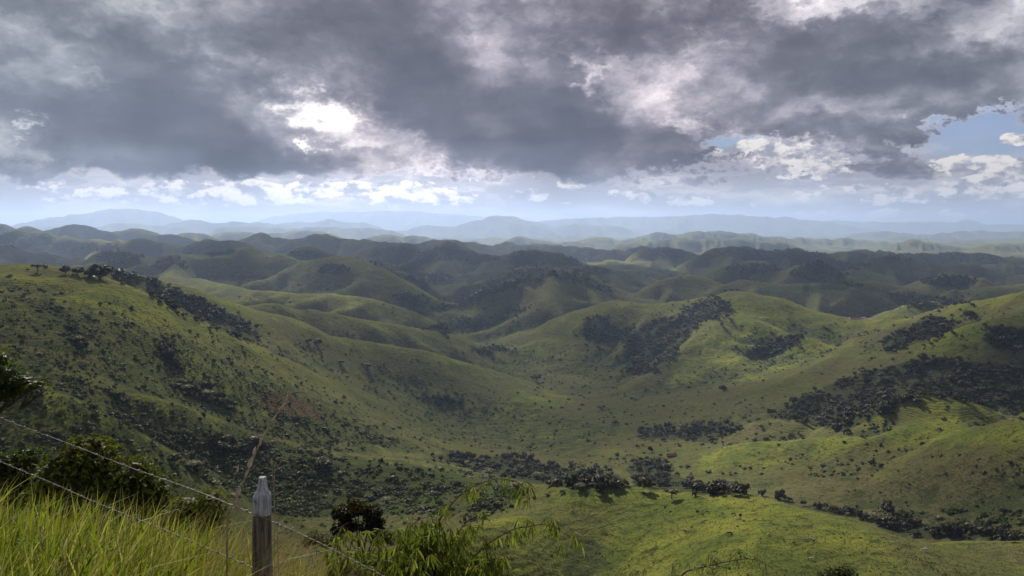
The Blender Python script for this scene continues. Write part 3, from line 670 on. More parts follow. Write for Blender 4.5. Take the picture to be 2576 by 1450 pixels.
def build_masks():
    s = slice(0, NA)
    x, y, z = GX[:, s], GY[:, s], GZ[:, s]
    yy = np.maximum(y, 0.3)
    px, py = to_px_np(x, yy, z)
    n1 = fbm(px / 30, py / 18, 3, 3); n2 = fbm(px / 25, py / 15, 3, 8)
    qx = px + 16 * n1; qy = py + 9 * n2
    r = np.sqrt(x * x + y * y)
    W = np.zeros_like(px); S = np.zeros_like(px); L = np.zeros_like(px); E = np.zeros_like(px)
    for P in WOODS: W = np.maximum(W, inpoly(qx, qy, P))
    for (cx, cy, rx, ry) in WOOD_SPOTS:
        d = np.sqrt(((qx - cx) / rx) ** 2 + ((qy - cy) / ry) ** 2)
        W = np.maximum(W, np.clip((1.15 - d) * 3, 0, 1) * (r > 2400))
    fw = fbm(x / 300, y / 300, 5, 14)
    W = np.maximum(W, sstep(-0.10, 0.14, fw) * sstep(2400, 3200, r) * 1.0)
    vis = (_elev >= _run - 1e-4)
    W = np.where((r < 2400) & ~vis, np.maximum(W * 0.6, sstep(.2, .4, fw)), W)
    W = W * (r > 330)
    for P in SCRUB: S = np.maximum(S, inpoly(qx, qy, P) * 0.5)
    for P in DENSE_SCRUB: S = np.maximum(S, inpoly(qx, qy, P) * 1.0)
    S = S * (r > 330) * (r < 1700)
    for P in LUSH: L = np.maximum(L, inpoly(qx, qy, P) * 1.0)
    for P in EARTH: E = np.maximum(E, inpoly(px + 5 * n1, py + 3 * n2, P) * 1.0)
    for T in TRACKS:
        for (ax, ay), (bx, by) in zip(T[:-1], T[1:]):
            dx, dy = bx - ax, by - ay
            t = np.clip(((px - ax) * dx + (py - ay) * dy) / (dx * dx + dy * dy), 0, 1)
            d = np.hypot(px + 3 * n1 - ax - t * dx, py + 3 * n2 - ay - t * dy)
            E = np.maximum(E, np.clip(1.8 - d, 0, 1) * .8 * (r > 330))
    def blur(M, k=2):
        for _ in range(k):
            M = (M + np.roll(M, 1, 0) + np.roll(M, -1, 0)) / 3
            M = (M + np.roll(M, 1, 1) + np.roll(M, -1, 1)) / 3
        return M
    return [blur(M.astype(float)) for M in (W, S, L, E)]
def to_px_np(x, y, z):
    c, s = math.cos(PITCH), math.sin(PITCH)
    d = np.maximum(y * c - z * s, 0.05); u = y * s + z * c
    return 1288 + F * x / d, 725 - F * u / d
MW, MS, ML, ME = build_masks()
MS = np.where(RAD[:, :NA] < 2000, MS, 0)
def _box(M, k, ax):
    c = np.cumsum(np.concatenate([np.repeat(np.take(M, [0], ax), k + 1, ax), M, np.repeat(np.take(M, [-1], ax), k, ax)], ax), ax)
    n = 2 * k + 1
    a = np.take(c, range(n, c.shape[ax]), ax) - np.take(c, range(0, c.shape[ax] - n), ax)
    return a / n
_zb = GZ[:, :NA]
for _ in range(3):
    _zb = _box(_box(_zb, 5, 0), 26, 1)
# hollows (+) and crests (-) of the relief, where scrub and short dry grass grow
ML = ML - .8 * sstep(1900, 3000, RAD[:, :NA])
MH = np.clip((_zb - GZ[:, :NA]) / (0.0065 * RAD[:, :NA] + 2.0), -1, 1) * (RAD[:, :NA] > 150)

# ------------------------------------------------------------------ materials
def new_mat(name):
    m = bpy.data.materials.new(name)
    m.use_nodes = True
    m.node_tree.nodes.clear()
    g = NT(m.node_tree)
    out = g.n('ShaderNodeOutputMaterial')
    bs = g.n('ShaderNodeBsdfPrincipled')
    bs.inputs['Specular IOR Level'].default_value = 0.15
    bs.inputs['Roughness'].default_value = 0.85
    g.t.links.new(bs.outputs[0], out.inputs[0])
    return m, g, bs, out

def attr(g, name):
    a = g.n('ShaderNodeAttribute'); a.attribute_name = name
    return a.outputs['Fac']

def mat_land():
    m, g, bs, out = new_mat("land")
    P = g.n('ShaderNodeNewGeometry').outputs['Position']
    big = g.noise(P, 0.0045, 5, 0.55)
    mid = g.noise(P, 0.022, 6, 0.6)
    fin = g.noise(P, 0.16, 6, 0.65)
    vf = g.noise(P, 0.7, 5, 0.7)
    wood, scrub, lush, earth = attr(g, 'wood'), attr(g, 'scrub'), attr(g, 'lush'), attr(g, 'earth')
    dry = g.mix(g.smooth(big, .36, .64), (.076, .078, .026), (.100, .084, .042))
    grn = g.mix(g.smooth(mid, .38, .62), (.080, .108, .017), (.165, .172, .028))
    hol = attr(g, 'hollow')
    lush2 = g.math('ADD', lush, g.math('MULTIPLY', hol, -0.55))
    lush2 = g.math('SUBTRACT', lush2, g.smooth(g.noise(P, 0.009, 6, 0.62), .44, .60, 0, .6))
    t = g.math('ADD', g.math('MULTIPLY', lush2, 0.75), g.math('MULTIPLY', g.math('SUBTRACT', mid, 0.42), 1.9), clamp=True)
    col = g.mix(t, dry, grn)
    # tussocks: light and dark freckles
    col = g.mix(g.smooth(fin, .50, .68), col, (.026, .038, .014))
    col = g.mix(g.math('MULTIPLY', g.smooth(fin, .47, .30), .55), col, (.13, .14, .045))
    col = g.mix(g.math('MULTIPLY', g.smooth(vf, .50, .66), .6), col, (.03, .04, .012))
    # scrub thickets
    scrub = g.math('MAXIMUM', scrub, g.smooth(hol, .12, .8, 0, .75))
    sc = g.math('ADD', g.math('MULTIPLY', scrub, 0.70), g.math('MULTIPLY', g.math('SUBTRACT', g.noise(P, 0.055, 7, 0.66), 0.5), 2.6))
    col = g.mix(g.math('MULTIPLY', g.smooth(sc, .18, .55), g.smooth(scrub, .02, .2)), col, g.mix(fin, (.022, .036, .014), (.052, .052, .022)))
    wd = g.math('ADD', wood, g.math('MULTIPLY', g.math('SUBTRACT', g.noise(P, 0.02, 7, 0.7), 0.5), 1.3))
    col = g.mix(g.smooth(wd, .42, .70), col, g.mix(g.noise(P, 0.11, 5, 0.7), (.012, .019, .012), (.042, .040, .022)))
    ea = g.math('ADD', earth, g.math('MULTIPLY', g.math('SUBTRACT', g.noise(P, 0.10, 6, 0.7), 0.5), 1.4))
    col = g.mix(g.smooth(ea, .40, .85), col, g.mix(mid, (.045, .028, .022), (.085, .040, .030)))
    g.put(bs.inputs['Base Color'], col)
    bs.inputs['Roughness'].default_value = 1.0
    bs.inputs['Specular IOR Level'].default_value = 0.0
    try:
        bs.inputs['Sheen Weight'].default_value = 0.12
        bs.inputs['Sheen Roughness'].default_value = 0.6
        bs.inputs['Sheen Tint'].default_value = (.75, .85, .35, 1)
    except Exception: pass
    b1 = g.n('ShaderNodeBump'); b1.inputs['Strength'].default_value = 0.9; b1.inputs['Distance'].default_value = 6.0
    g.put(b1.inputs['Height'], g.noise(P, 0.03, 8, 0.62))
    b2 = g.n('ShaderNodeBump'); b2.inputs['Strength'].default_value = 0.8; b2.inputs['Distance'].default_value = 1.6
    g.put(b2.inputs['Height'], fin); g.put(b2.inputs['Normal'], b1.outputs[0])
    sp = g.n('ShaderNodeSeparateXYZ'); g.put(sp.inputs[0], P)
    tz = g.math('SINE', g.math('ADD', g.math('MULTIPLY', sp.outputs[2], 3.6), g.math('MULTIPLY', mid, 22.0)))
    b3 = g.n('ShaderNodeBump'); b3.inputs['Strength'].default_value = 0.35; b3.inputs['Distance'].default_value = 0.35
    g.put(b3.inputs['Height'], tz); g.put(b3.inputs['Normal'], b2.outputs[0])
    g.put(bs.inputs['Normal'], b3.outputs[0])
    return m
LAND = mat_land()

def tag(o, label=None, cat=None, group=None, kind=None):
    if label: o['label'] = label
    if cat: o['category'] = cat
    if group: o['group'] = group
    if kind: o['kind'] = kind
    return o

def mesh_obj(name, V, Fc, mats, parent=None, smooth=False, mi=None, loc=None):
    """V (n,3); Fc an (m,3)/(m,4) array or a list of such arrays"""
    V = np.asarray(V, np.float32)
    Fl = Fc if isinstance(Fc, list) else [Fc]
    Fl = [np.asarray(f, np.int32) for f in Fl if len(f)]
    me = bpy.data.meshes.new(name)
    me.vertices.add(len(V)); me.vertices.foreach_set('co', V.ravel())
    nl = sum(f.size for f in Fl); npol = sum(len(f) for f in Fl)
    me.loops.add(nl); me.polygons.add(npol)
    me.loops.foreach_set('vertex_index', np.concatenate([f.ravel() for f in Fl]))
    tot = np.concatenate([np.full(len(f), f.shape[1], np.int32) for f in Fl])
    st = np.concatenate([[0], np.cumsum(tot)[:-1]]).astype(np.int32)
    me.polygons.foreach_set('loop_start', st); me.polygons.foreach_set('loop_total', tot)
    for m in (mats if isinstance(mats, (list, tuple)) else [mats]): me.materials.append(m)
    if mi is not None: me.polygons.foreach_set('material_index', np.asarray(mi, np.int32))
    me.polygons.foreach_set('use_smooth', np.full(npol, bool(smooth)))
    me.update(calc_edges=True)
    o = bpy.data.objects.new(name, me)
    scene.collection.objects.link(o)
    if parent: o.parent = parent
    if loc is not None: o.location = [float(c) for c in loc]
    return o

def build_land():
    V = np.stack([GX, GY, GZ], -1).reshape(-1, 3)
    idx = np.arange(NR * NC).reshape(NR, NC)
    a = idx[:-1]; b = idx[1:]
    an = np.roll(a, -1, 1); bn = np.roll(b, -1, 1)
    Q = np.stack([a, b, bn, an], -1).reshape(-1, 4)[:, ::-1]
    # centre cap
    V = np.vstack([V, [[0, 0, -1.62]]])
    c = len(V) - 1
    T = np.stack([idx[0], np.roll(idx[0], -1), np.full(NC, c)], -1)[:, ::-1]
    o = mesh_obj('hills', V, [Q, T], LAND, smooth=True)
    for nm, M in (('wood', MW), ('scrub', MS), ('lush', ML), ('earth', ME), ('hollow', MH)):
        full = np.zeros((NR, NC), np.float32); full[:, :NA] = M
        at_ = o.data.attributes.new(nm, 'FLOAT', 'POINT')
        at_.data.foreach_set('value', np.concatenate([full.ravel(), [0]]).astype(np.float32))
    tag(o, 'rolling green pasture hills and valley running back to the far blue ranges', 'hills', kind='structure')
build_land()

# ------------------------------------------------------------------ foliage materials
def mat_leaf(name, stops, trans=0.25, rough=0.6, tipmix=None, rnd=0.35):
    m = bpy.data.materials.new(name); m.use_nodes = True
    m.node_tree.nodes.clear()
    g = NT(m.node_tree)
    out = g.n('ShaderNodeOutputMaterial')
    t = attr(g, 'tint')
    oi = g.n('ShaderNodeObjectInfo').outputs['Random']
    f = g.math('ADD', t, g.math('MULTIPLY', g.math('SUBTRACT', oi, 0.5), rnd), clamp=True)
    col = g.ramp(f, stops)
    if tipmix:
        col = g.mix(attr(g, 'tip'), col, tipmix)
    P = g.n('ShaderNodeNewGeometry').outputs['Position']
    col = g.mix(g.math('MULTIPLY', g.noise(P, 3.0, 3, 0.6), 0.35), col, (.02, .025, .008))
    b = g.n('ShaderNodeBsdfPrincipled')
    g.put(b.inputs['Base Color'], col)
    b.inputs['Roughness'].default_value = rough
    b.inputs['Specular IOR Level'].default_value = 0.2
    tr = g.n('ShaderNodeBsdfTranslucent'); g.put(tr.inputs[0], g.vec('MULTIPLY', col, (1.3, 1.5, .7)))
    mx = g.n('ShaderNodeMixShader'); mx.inputs[0].default_value = trans
    g.t.links.new(b.outputs[0], mx.inputs[1]); g.t.links.new(tr.outputs[0], mx.inputs[2])
    g.t.links.new(mx.outputs[0], out.inputs[0])
    return m
M_TREE = mat_leaf('tree_leaves', [(0, (.014, .022, .010)), (.5, (.040, .052, .018)), (1, (.090, .092, .034))], tipmix=(.36, .29, .20))
M_WOOD = mat_leaf('wood_leaves', [(0, (.014, .016, .009)), (.4, (.040, .038, .020)), (.7, (.074, .064, .034)), (.88, (.115, .085, .054)), (1, (.17, .125, .09))], tipmix=(.30, .23, .16), rnd=0)
M_SHRUB = mat_leaf('shrub_leaves', [(0, (.026, .040, .013)), (.4, (.068, .092, .023)), (.8, (.12, .13, .040)), (1, (.12, .11, .055))], tipmix=(.46, .39, .26))

def mat_bark(name, c1, c2, scale=14.0):
    m, g, bs, out = new_mat(name)
    tc = g.n('ShaderNodeTexCoord').outputs['Object']
    n = g.noise(g.vec('MULTIPLY', tc, (1, 1, .18)), scale, 6, 0.65)
    g.put(bs.inputs['Base Color'], g.mix(g.smooth(n, .35, .65), c1, c2))
    b = g.n('ShaderNodeBump'); b.inputs['Strength'].default_value = .7; b.inputs['Distance'].default_value = .02
    g.put(b.inputs['Height'], n); g.put(bs.inputs['Normal'], b.outputs[0])
    return m
M_BARK = mat_bark('bark', (.05, .038, .028), (.15, .125, .10))

# ------------------------------------------------------------------ shape helpers
def tube(points, radii, n=6, cap=True):
    P = np.array(points, float); Rr = np.array(radii, float)
    V = []; up = np.array([0.31, 0.17, 0.93])
    for i in range(len(P)):
        t = P[min(i + 1, len(P) - 1)] - P[max(i - 1, 0)]; t = t / (np.linalg.norm(t) + 1e-9)
        a = np.cross(t, up)
        if np.linalg.norm(a) < 1e-3: a = np.cross(t, [1, 0, 0])
        a /= np.linalg.norm(a); b = np.cross(t, a)
        for k in range(n):
            th = 2 * math.pi * k / n
            V.append(P[i] + Rr[i] * (math.cos(th) * a + math.sin(th) * b))
    Fq = []
    for i in range(len(P) - 1):
        for k in range(n):
            Fq.append((i * n + k, i * n + (k + 1) % n, (i + 1) * n + (k + 1) % n, (i + 1) * n + k))
    if cap:
        V.append(P[0]); V.append(P[-1]); c0, c1 = len(V) - 2, len(V) - 1
        for k in range(n):
            Fq.append((c0, (k + 1) % n, k, k)); Fq.append((c1, (len(P) - 1) * n + k, (len(P) - 1) * n + (k + 1) % n, (len(P) - 1) * n + (k + 1) % n))
    return np.array(V), Fq

class Geo:
    """collects polygons with a material slot, a tint and a tip value"""
    def __init__(s):
        s.V = []; s.Q = []; s.T = []; s.mq = []; s.mt = []; s.tint = []; s.tip = []; s.n = 0
    def add(s, V, faces, mi=0, tint=0.5, tip=0.0):
        V = np.asarray(V, float)
        for f in faces:
            f = list(f)
            if len(f) == 4 and f[3] == f[2]: f = f[:3]
            f = [s.n + int(k) for k in f]
            if len(f) == 3: s.T.append(f); s.mt.append(mi)
            else: s.Q.append(f); s.mq.append(mi)
        s.V.append(V); s.n += len(V)
        s.tint.append(np.broadcast_to(np.asarray(tint, float), (len(V),)))
        s.tip.append(np.broadcast_to(np.asarray(tip, float), (len(V),)))
    def tube(s, p, r, n=6, mi=0, tint=.5): s.add(*tube(p, r, n), mi=mi, tint=tint)
    def arrays(s):
        return (np.vstack(s.V), np.array(s.Q, int).reshape(-1, 4), np.array(s.T, int).reshape(-1, 3),
                np.concatenate([s.mq, s.mt]).astype(int), np.concatenate(s.tint), np.concatenate(s.tip))
    def mesh(s, name, mats, parent=None, smooth=False, loc=None):
        V, Q, T, mi, ti, tp = s.arrays()
        return finish(name, V, Q, T, mi, ti, tp, mats, parent, smooth, loc)

def finish(name, V, Q, T, mi, ti, tp, mats, parent=None, smooth=False, loc=None):
    o = mesh_obj(name, V, [Q, T], mats, parent, smooth, mi, loc)
    for nm, a in (('tint', ti), ('tip', tp)):
        at_ = o.data.attributes.new(nm, 'FLOAT', 'POINT'); at_.data.foreach_set('value', np.asarray(a, np.float32))
    return o

_ICO = None
def ico(sub):
    t = (1 + 5 ** .5) / 2
    V = [(-1, t, 0), (1, t, 0), (-1, -t, 0), (1, -t, 0), (0, -1, t), (0, 1, t), (0, -1, -t), (0, 1, -t), (t, 0, -1), (t, 0, 1), (-t, 0, -1), (-t, 0, 1)]
    Fc = [(0, 11, 5), (0, 5, 1), (0, 1, 7), (0, 7, 10), (0, 10, 11), (1, 5, 9), (5, 11, 4), (11, 10, 2), (10, 7, 6), (7, 1, 8), (3, 9, 4), (3, 4, 2), (3, 2, 6), (3, 6, 8), (3, 8, 9), (4, 9, 5), (2, 4, 11), (6, 2, 10), (8, 6, 7), (9, 8, 1)]
    V = [np.array(v) / np.linalg.norm(v) for v in V]
    for _ in range(sub):
        c = {}; NF = []
        def mid(a, b):
            k = (min(a, b), max(a, b))
            if k not in c:
                m = V[a] + V[b]; V.append(m / np.linalg.norm(m)); c[k] = len(V) - 1
            return c[k]
        for a, b, d in Fc:
            x, y, z = mid(a, b), mid(b, d), mid(d, a)
            NF += [(a, x, z), (b, y, x), (d, z, y), (x, y, z)]
        Fc = NF
    return np.array(V), Fc

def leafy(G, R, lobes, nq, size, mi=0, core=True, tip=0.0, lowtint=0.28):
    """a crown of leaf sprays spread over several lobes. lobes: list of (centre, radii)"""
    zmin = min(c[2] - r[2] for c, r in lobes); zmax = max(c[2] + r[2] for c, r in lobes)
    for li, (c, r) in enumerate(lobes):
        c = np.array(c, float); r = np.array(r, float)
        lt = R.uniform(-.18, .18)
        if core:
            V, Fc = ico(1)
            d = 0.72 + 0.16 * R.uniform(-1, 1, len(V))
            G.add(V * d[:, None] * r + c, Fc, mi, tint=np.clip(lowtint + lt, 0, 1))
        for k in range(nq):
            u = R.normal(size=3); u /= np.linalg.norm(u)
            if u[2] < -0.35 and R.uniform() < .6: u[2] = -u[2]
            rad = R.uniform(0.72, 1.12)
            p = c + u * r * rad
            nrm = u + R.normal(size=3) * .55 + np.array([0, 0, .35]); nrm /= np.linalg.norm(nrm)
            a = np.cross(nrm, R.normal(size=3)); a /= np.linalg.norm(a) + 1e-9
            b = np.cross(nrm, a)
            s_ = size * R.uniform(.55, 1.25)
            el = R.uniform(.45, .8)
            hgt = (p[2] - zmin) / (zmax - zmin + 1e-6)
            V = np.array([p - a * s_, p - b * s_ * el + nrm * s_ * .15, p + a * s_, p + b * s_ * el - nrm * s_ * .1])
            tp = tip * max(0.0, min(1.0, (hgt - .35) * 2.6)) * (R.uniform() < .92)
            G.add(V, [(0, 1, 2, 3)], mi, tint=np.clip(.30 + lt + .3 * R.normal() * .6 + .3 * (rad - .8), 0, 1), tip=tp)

def crown_lobes(R, n, flat=1.0, wide=1.0, base=0.0):
    L = [((0, 0, base + .62 * flat), (.62 * wide, .62 * wide, .50 * flat))]
    for i in range(n):
        a = 2 * math.pi * (i + R.uniform(-.3, .3)) / n
        d = R.uniform(.40, .70) * wide; s_ = R.uniform(.28, .45)
        L.append(((math.cos(a) * d, math.sin(a) * d, base + R.uniform(.30, .75) * flat), (s_ * wide, s_ * wide, s_ * .8 * flat)))
    return L

# prototypes with unit crown radius
def proto_crown(seed, n=6, nq=26, size=.17, flat=1.0, tip=0.0):
    R = np.random.default_rng(seed); G = Geo()
    leafy(G, R, crown_lobes(R, n, flat), nq, size, tip=tip)
    return G.arrays()
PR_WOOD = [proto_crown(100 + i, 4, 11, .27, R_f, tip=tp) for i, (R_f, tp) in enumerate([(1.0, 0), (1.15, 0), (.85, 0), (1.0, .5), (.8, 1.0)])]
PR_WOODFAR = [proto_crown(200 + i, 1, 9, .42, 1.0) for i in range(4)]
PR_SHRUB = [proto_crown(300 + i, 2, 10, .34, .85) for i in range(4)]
PR_TUFT = []
for i in range(4):
    R_ = np.random.default_rng(400 + i); G_ = Geo()
    for k in range(9):
        a = R_.uniform(0, 6.28); t = R_.uniform(.3, 1.0); w = .22
        p = np.array([math.cos(a), math.sin(a), 0]); q = np.array([-math.sin(a), math.cos(a), 0])
        G_.add([q * w, -q * w, p * t + np.array([0, 0, R_.uniform(.5, 1.0)])], [(0, 1, 2)], tint=R_.uniform(.2, .9))
    PR_TUFT.append(G_.arrays())

def scatter(name, protos, pts, mats, label, kind='stuff', sink=.15):
    """merge many small crowns into one object. pts: (x, y, z, radius, height factor, tint shift, proto index)"""
    if not len(pts): return None
    Vs, Qs, Ts, TI, TP = [], [], [], [], []
    base = 0
    P = np.array(pts, float)
    org = P[:, :3].mean(0)
    rr = np.random.default_rng(abs(hash(name)) % 1000 + len(pts))
    for pi, (V, Q, T, mi, ti, tp) in enumerate(protos):
        S = P[P[:, 6].astype(int) % len(protos) == pi]
        if not len(S): continue
        th = rr.uniform(0, 6.283, len(S)); c, s_ = np.cos(th), np.sin(th)
        x = (V[None, :, 0] * c[:, None] - V[None, :, 1] * s_[:, None]) * S[:, 3:4]
        y = (V[None, :, 0] * s_[:, None] + V[None, :, 1] * c[:, None]) * S[:, 3:4]
        z = (V[None, :, 2] - sink) * S[:, 3:4] * S[:, 4:5]
        VV = np.stack([x + S[:, 0:1], y + S[:, 1:2], z + S[:, 2:3]], -1).reshape(-1, 3)
        n = len(S); k = len(V)
        offs = (np.arange(n) * k + base)[:, None, None]
        if len(Q): Qs.append((Q[None] + offs).reshape(-1, 4))
        if len(T): Ts.append((T[None] + offs).reshape(-1, 3))
        TI.append(np.clip(ti[None] + S[:, 5:6], 0, 1).ravel()); TP.append(np.broadcast_to(tp[None], (n, k)).ravel())
        Vs.append(VV); base += n * k
    V = np.vstack(Vs) - org
    Q = np.vstack(Qs) if Qs else np.zeros((0, 4), int); T = np.vstack(Ts) if Ts else np.zeros((0, 3), int)
    o = finish(name, V, Q, T, np.zeros(len(Q) + len(T), int), np.concatenate(TI), np.concatenate(TP), mats, loc=org)
    tag(o, label, kind=kind)
    return o

# ------------------------------------------------------------------ woods: each reads as one mass
WOOD_LABELS = [
 'dark wood filling the gully behind the crest of the left green hill', 'small dark thicket in the gully of the left slope', 'strip of pale-topped bushes in the lower gully of the left slope',
 'large brown-green forest in the hollow on the right behind the knobbed ridge', 'tree clump on the upper right slope with pale crowns', 'wood at the right edge below the hill crest', 'small tree clump high on the right hill',
 'small isolated wood on the smooth right hillside', 'long dark wood running up the gully to the central hilltop', 'scattered wood on the flank left of the long central wood',
 'line of stream-side trees behind the scrubby spur', 'dark tree clump beside the red-roofed hut', 'row of trees along the stream behind the bright green hill',
 'dark copse on the valley floor to the right of the flat', 'wood on the lower flank of the brown ridge at mid distance', 'thin belt of trees at the foot of the brown ridge', 'dark trees in the side valley at mid distance',
 'dark forest crown along the top of the central ridge', 'thicket at the lower right beyond the bright green hill', 'dark copse left of the scrubby spur', 'belt of dark bushes on the edge of the valley flat',
 'trees in the narrow valley between the middle hills', 'wooded valley bottom beyond the right hill saddle']
def sample_poly(poly, n, R):
    P = np.array(poly); lo, hi = P.min(0), P.max(0)
    out = []
    while len(out) < n:
        q = R.uniform(lo, hi, (n * 2, 2))
        k = inpoly(q[:, 0], q[:, 1], poly)
        out += list(q[k])
        if not k.any(): break
    return out[:n]
def poly_area(P):
    P = np.array(P, float); return .5 * abs(np.dot(P[:, 0], np.roll(P[:, 1], 1)) - np.dot(P[:, 1], np.roll(P[:, 0], 1)))
def plant_woods():
    R = np.random.default_rng(77)
    for poly, lab in zip(WOODS, WOOD_LABELS):
        c = np.array(poly, float).mean(0)
        hs = [h[1] for h in (hit(t[0], t[1]) for t in sample_poly(poly, 40, R)) if h is not None]
        if not hs: continue
        D = float(np.median(hs)); far = D > 2300
        rad = 3.6 if not far else 5.0
        rp = rad * F / D
        n = int(min(poly_area(poly) / (math.pi * rp * rp * (.30 if not far else .28)), 1300)) + 5
        pts = []
        for q in sample_poly(poly, n, R):
            jx, jy = R.normal(0, 4.5, 2) * (1 + 3.0 * (R.uniform() < .16))
            p = hit(q[0] + jx, q[1] + jy * .6)
            if p is None: continue
            if abs(p[1] - D) > .5 * D or p[1] < 380: continue
            gap = fbm(np.array([p[0] / 38]), np.array([p[1] / 45]), 2, 61)[0]
            if gap > .22: continue
            rr = rad * R.uniform(.45, 1.15) * (1.5 if R.uniform() < .12 else 1)
            pi = int(R.choice(5, p=[.32, .28, .24, .12, .04])) if not far else int(R.integers(4))
            pts.append((p[0], p[1], p[2] + rr * .3, rr, R.uniform(.9, 1.5), R.normal(0, .22), pi))
        scatter('woodland', PR_WOODFAR if far else PR_WOOD, pts, M_WOOD, lab)
plant_woods()

def plant_far_woods():
    """tree cover on the far hilltops, which reads as one dark mass"""
    R = np.random.default_rng(78); pts = []
    for (cx, cy, rx, ry) in WOOD_SPOTS:
        for k in range(int(min(rx * ry * .22, 260))):
            a = R.uniform(0, 6.28); q = R.uniform(0, 1) ** .5
            p = hit(cx + rx * q * math.cos(a), cy + ry * q * math.sin(a))
            if p is None or p[1] < 2300 or p[1] > 7000: continue
            rr = 5.0 * R.uniform(.6, 1.4)
            pts.append((p[0], p[1], p[2], rr, R.uniform(.9, 1.5), R.normal(0, .12), int(R.integers(4))))
    scatter('distant_forest', PR_WOODFAR, pts, M_WOOD, 'dark forest scattered over the far hilltops')
plant_far_woods()

# ------------------------------------------------------------------ scrub and single shrubs
SHRUB_ZONES = [  # polygon, display-px² per bush, radius range, where
 (DENSE_SCRUB[0], 62, (1.2, 2.9), 'on the scrubby spur below the valley'),
 (DENSE_SCRUB[1], 60, (1.2, 3.0), 'around the reddish hollow on the left slope'),
 (DENSE_SCRUB[2], 60, (1.0, 2.0), 'on the near left slope under the wires'),
 (DENSE_SCRUB[3], 50, (1.3, 3.2), 'in the gully high on the left hillside'),
 ([(-60,720),(150,745),(300,800),(480,880),(600,950),(560,960),(450,960),(300,930),(150,930),(-60,860)], 210, (1.0, 2.6), 'on the upper left hillside'),
 ([(450,930),(640,900),(820,980),(1000,1060),(1150,1140),(1060,1140),(900,1085),(760,1010),(640,975),(500,965)], 200, (1.0, 2.8), 'on the long left spur'),
 ([(100,930),(300,940),(450,1010),(640,1050),(860,1140),(640,1110),(430,1085),(300,1060),(150,1000)], 240, (.8, 2.2), 'on the lower left slope'),
 ([(640,860),(860,870),(1080,900),(1280,960),(1330,1000),(1180,1020),(1000,1010),(850,960),(700,900)], 420, (1.2, 3.0), 'on the ridge left of the valley flat'),
 ([(1000,1010),(1280,1000),(1400,1040),(1560,1090),(1480,1165),(1250,1140),(1050,1110)], 170, (.9, 1.9), 'on the brownish valley flat'),
 ([(1480,1000),(1700,1020),(1950,1000),(1900,1060),(1750,1070),(1560,1110),(1450,1060)], 330, (1.2, 3.2), 'on the right edge of the valley flat'),
 ([(1400,1160),(1600,1140),(1580,1170),(1480,1190)], 160, (1.2, 2.8), 'beside the stream'),
 ([(1680,1180),(2100,1130),(2576,1130),(2576,1330),(2250,1290),(1900,1240)], 1100, (.7, 1.8), 'on the broad right slope'),
 ([(2230,1290),(2576,1280),(2576,1345),(2330,1340)], 120, (1.2, 3.0), 'in the hollow at the lower right'),
 ([(1200,1270),(1500,1240),(1900,1275),(2200,1345),(2300,1450),(1200,1450)], 1500, (.4, .8), 'on the bright green hill'),
 ([(1750,900),(2200,830),(2576,760),(2576,900),(2100,940),(1700,1000)], 900, (1.0, 2.4), 'on the smooth right hillside'),
 ([(1180,1270),(1330,1225),(1400,1240),(1250,1300),(1150,1330)], 130, (.9, 2.0), 'on the left end of the bright green hill'),
 ([(690,1290),(1150,1290),(1100,1400),(700,1400)], 300, (.7, 1.6), 'on the grass field behind the fence post'),
]
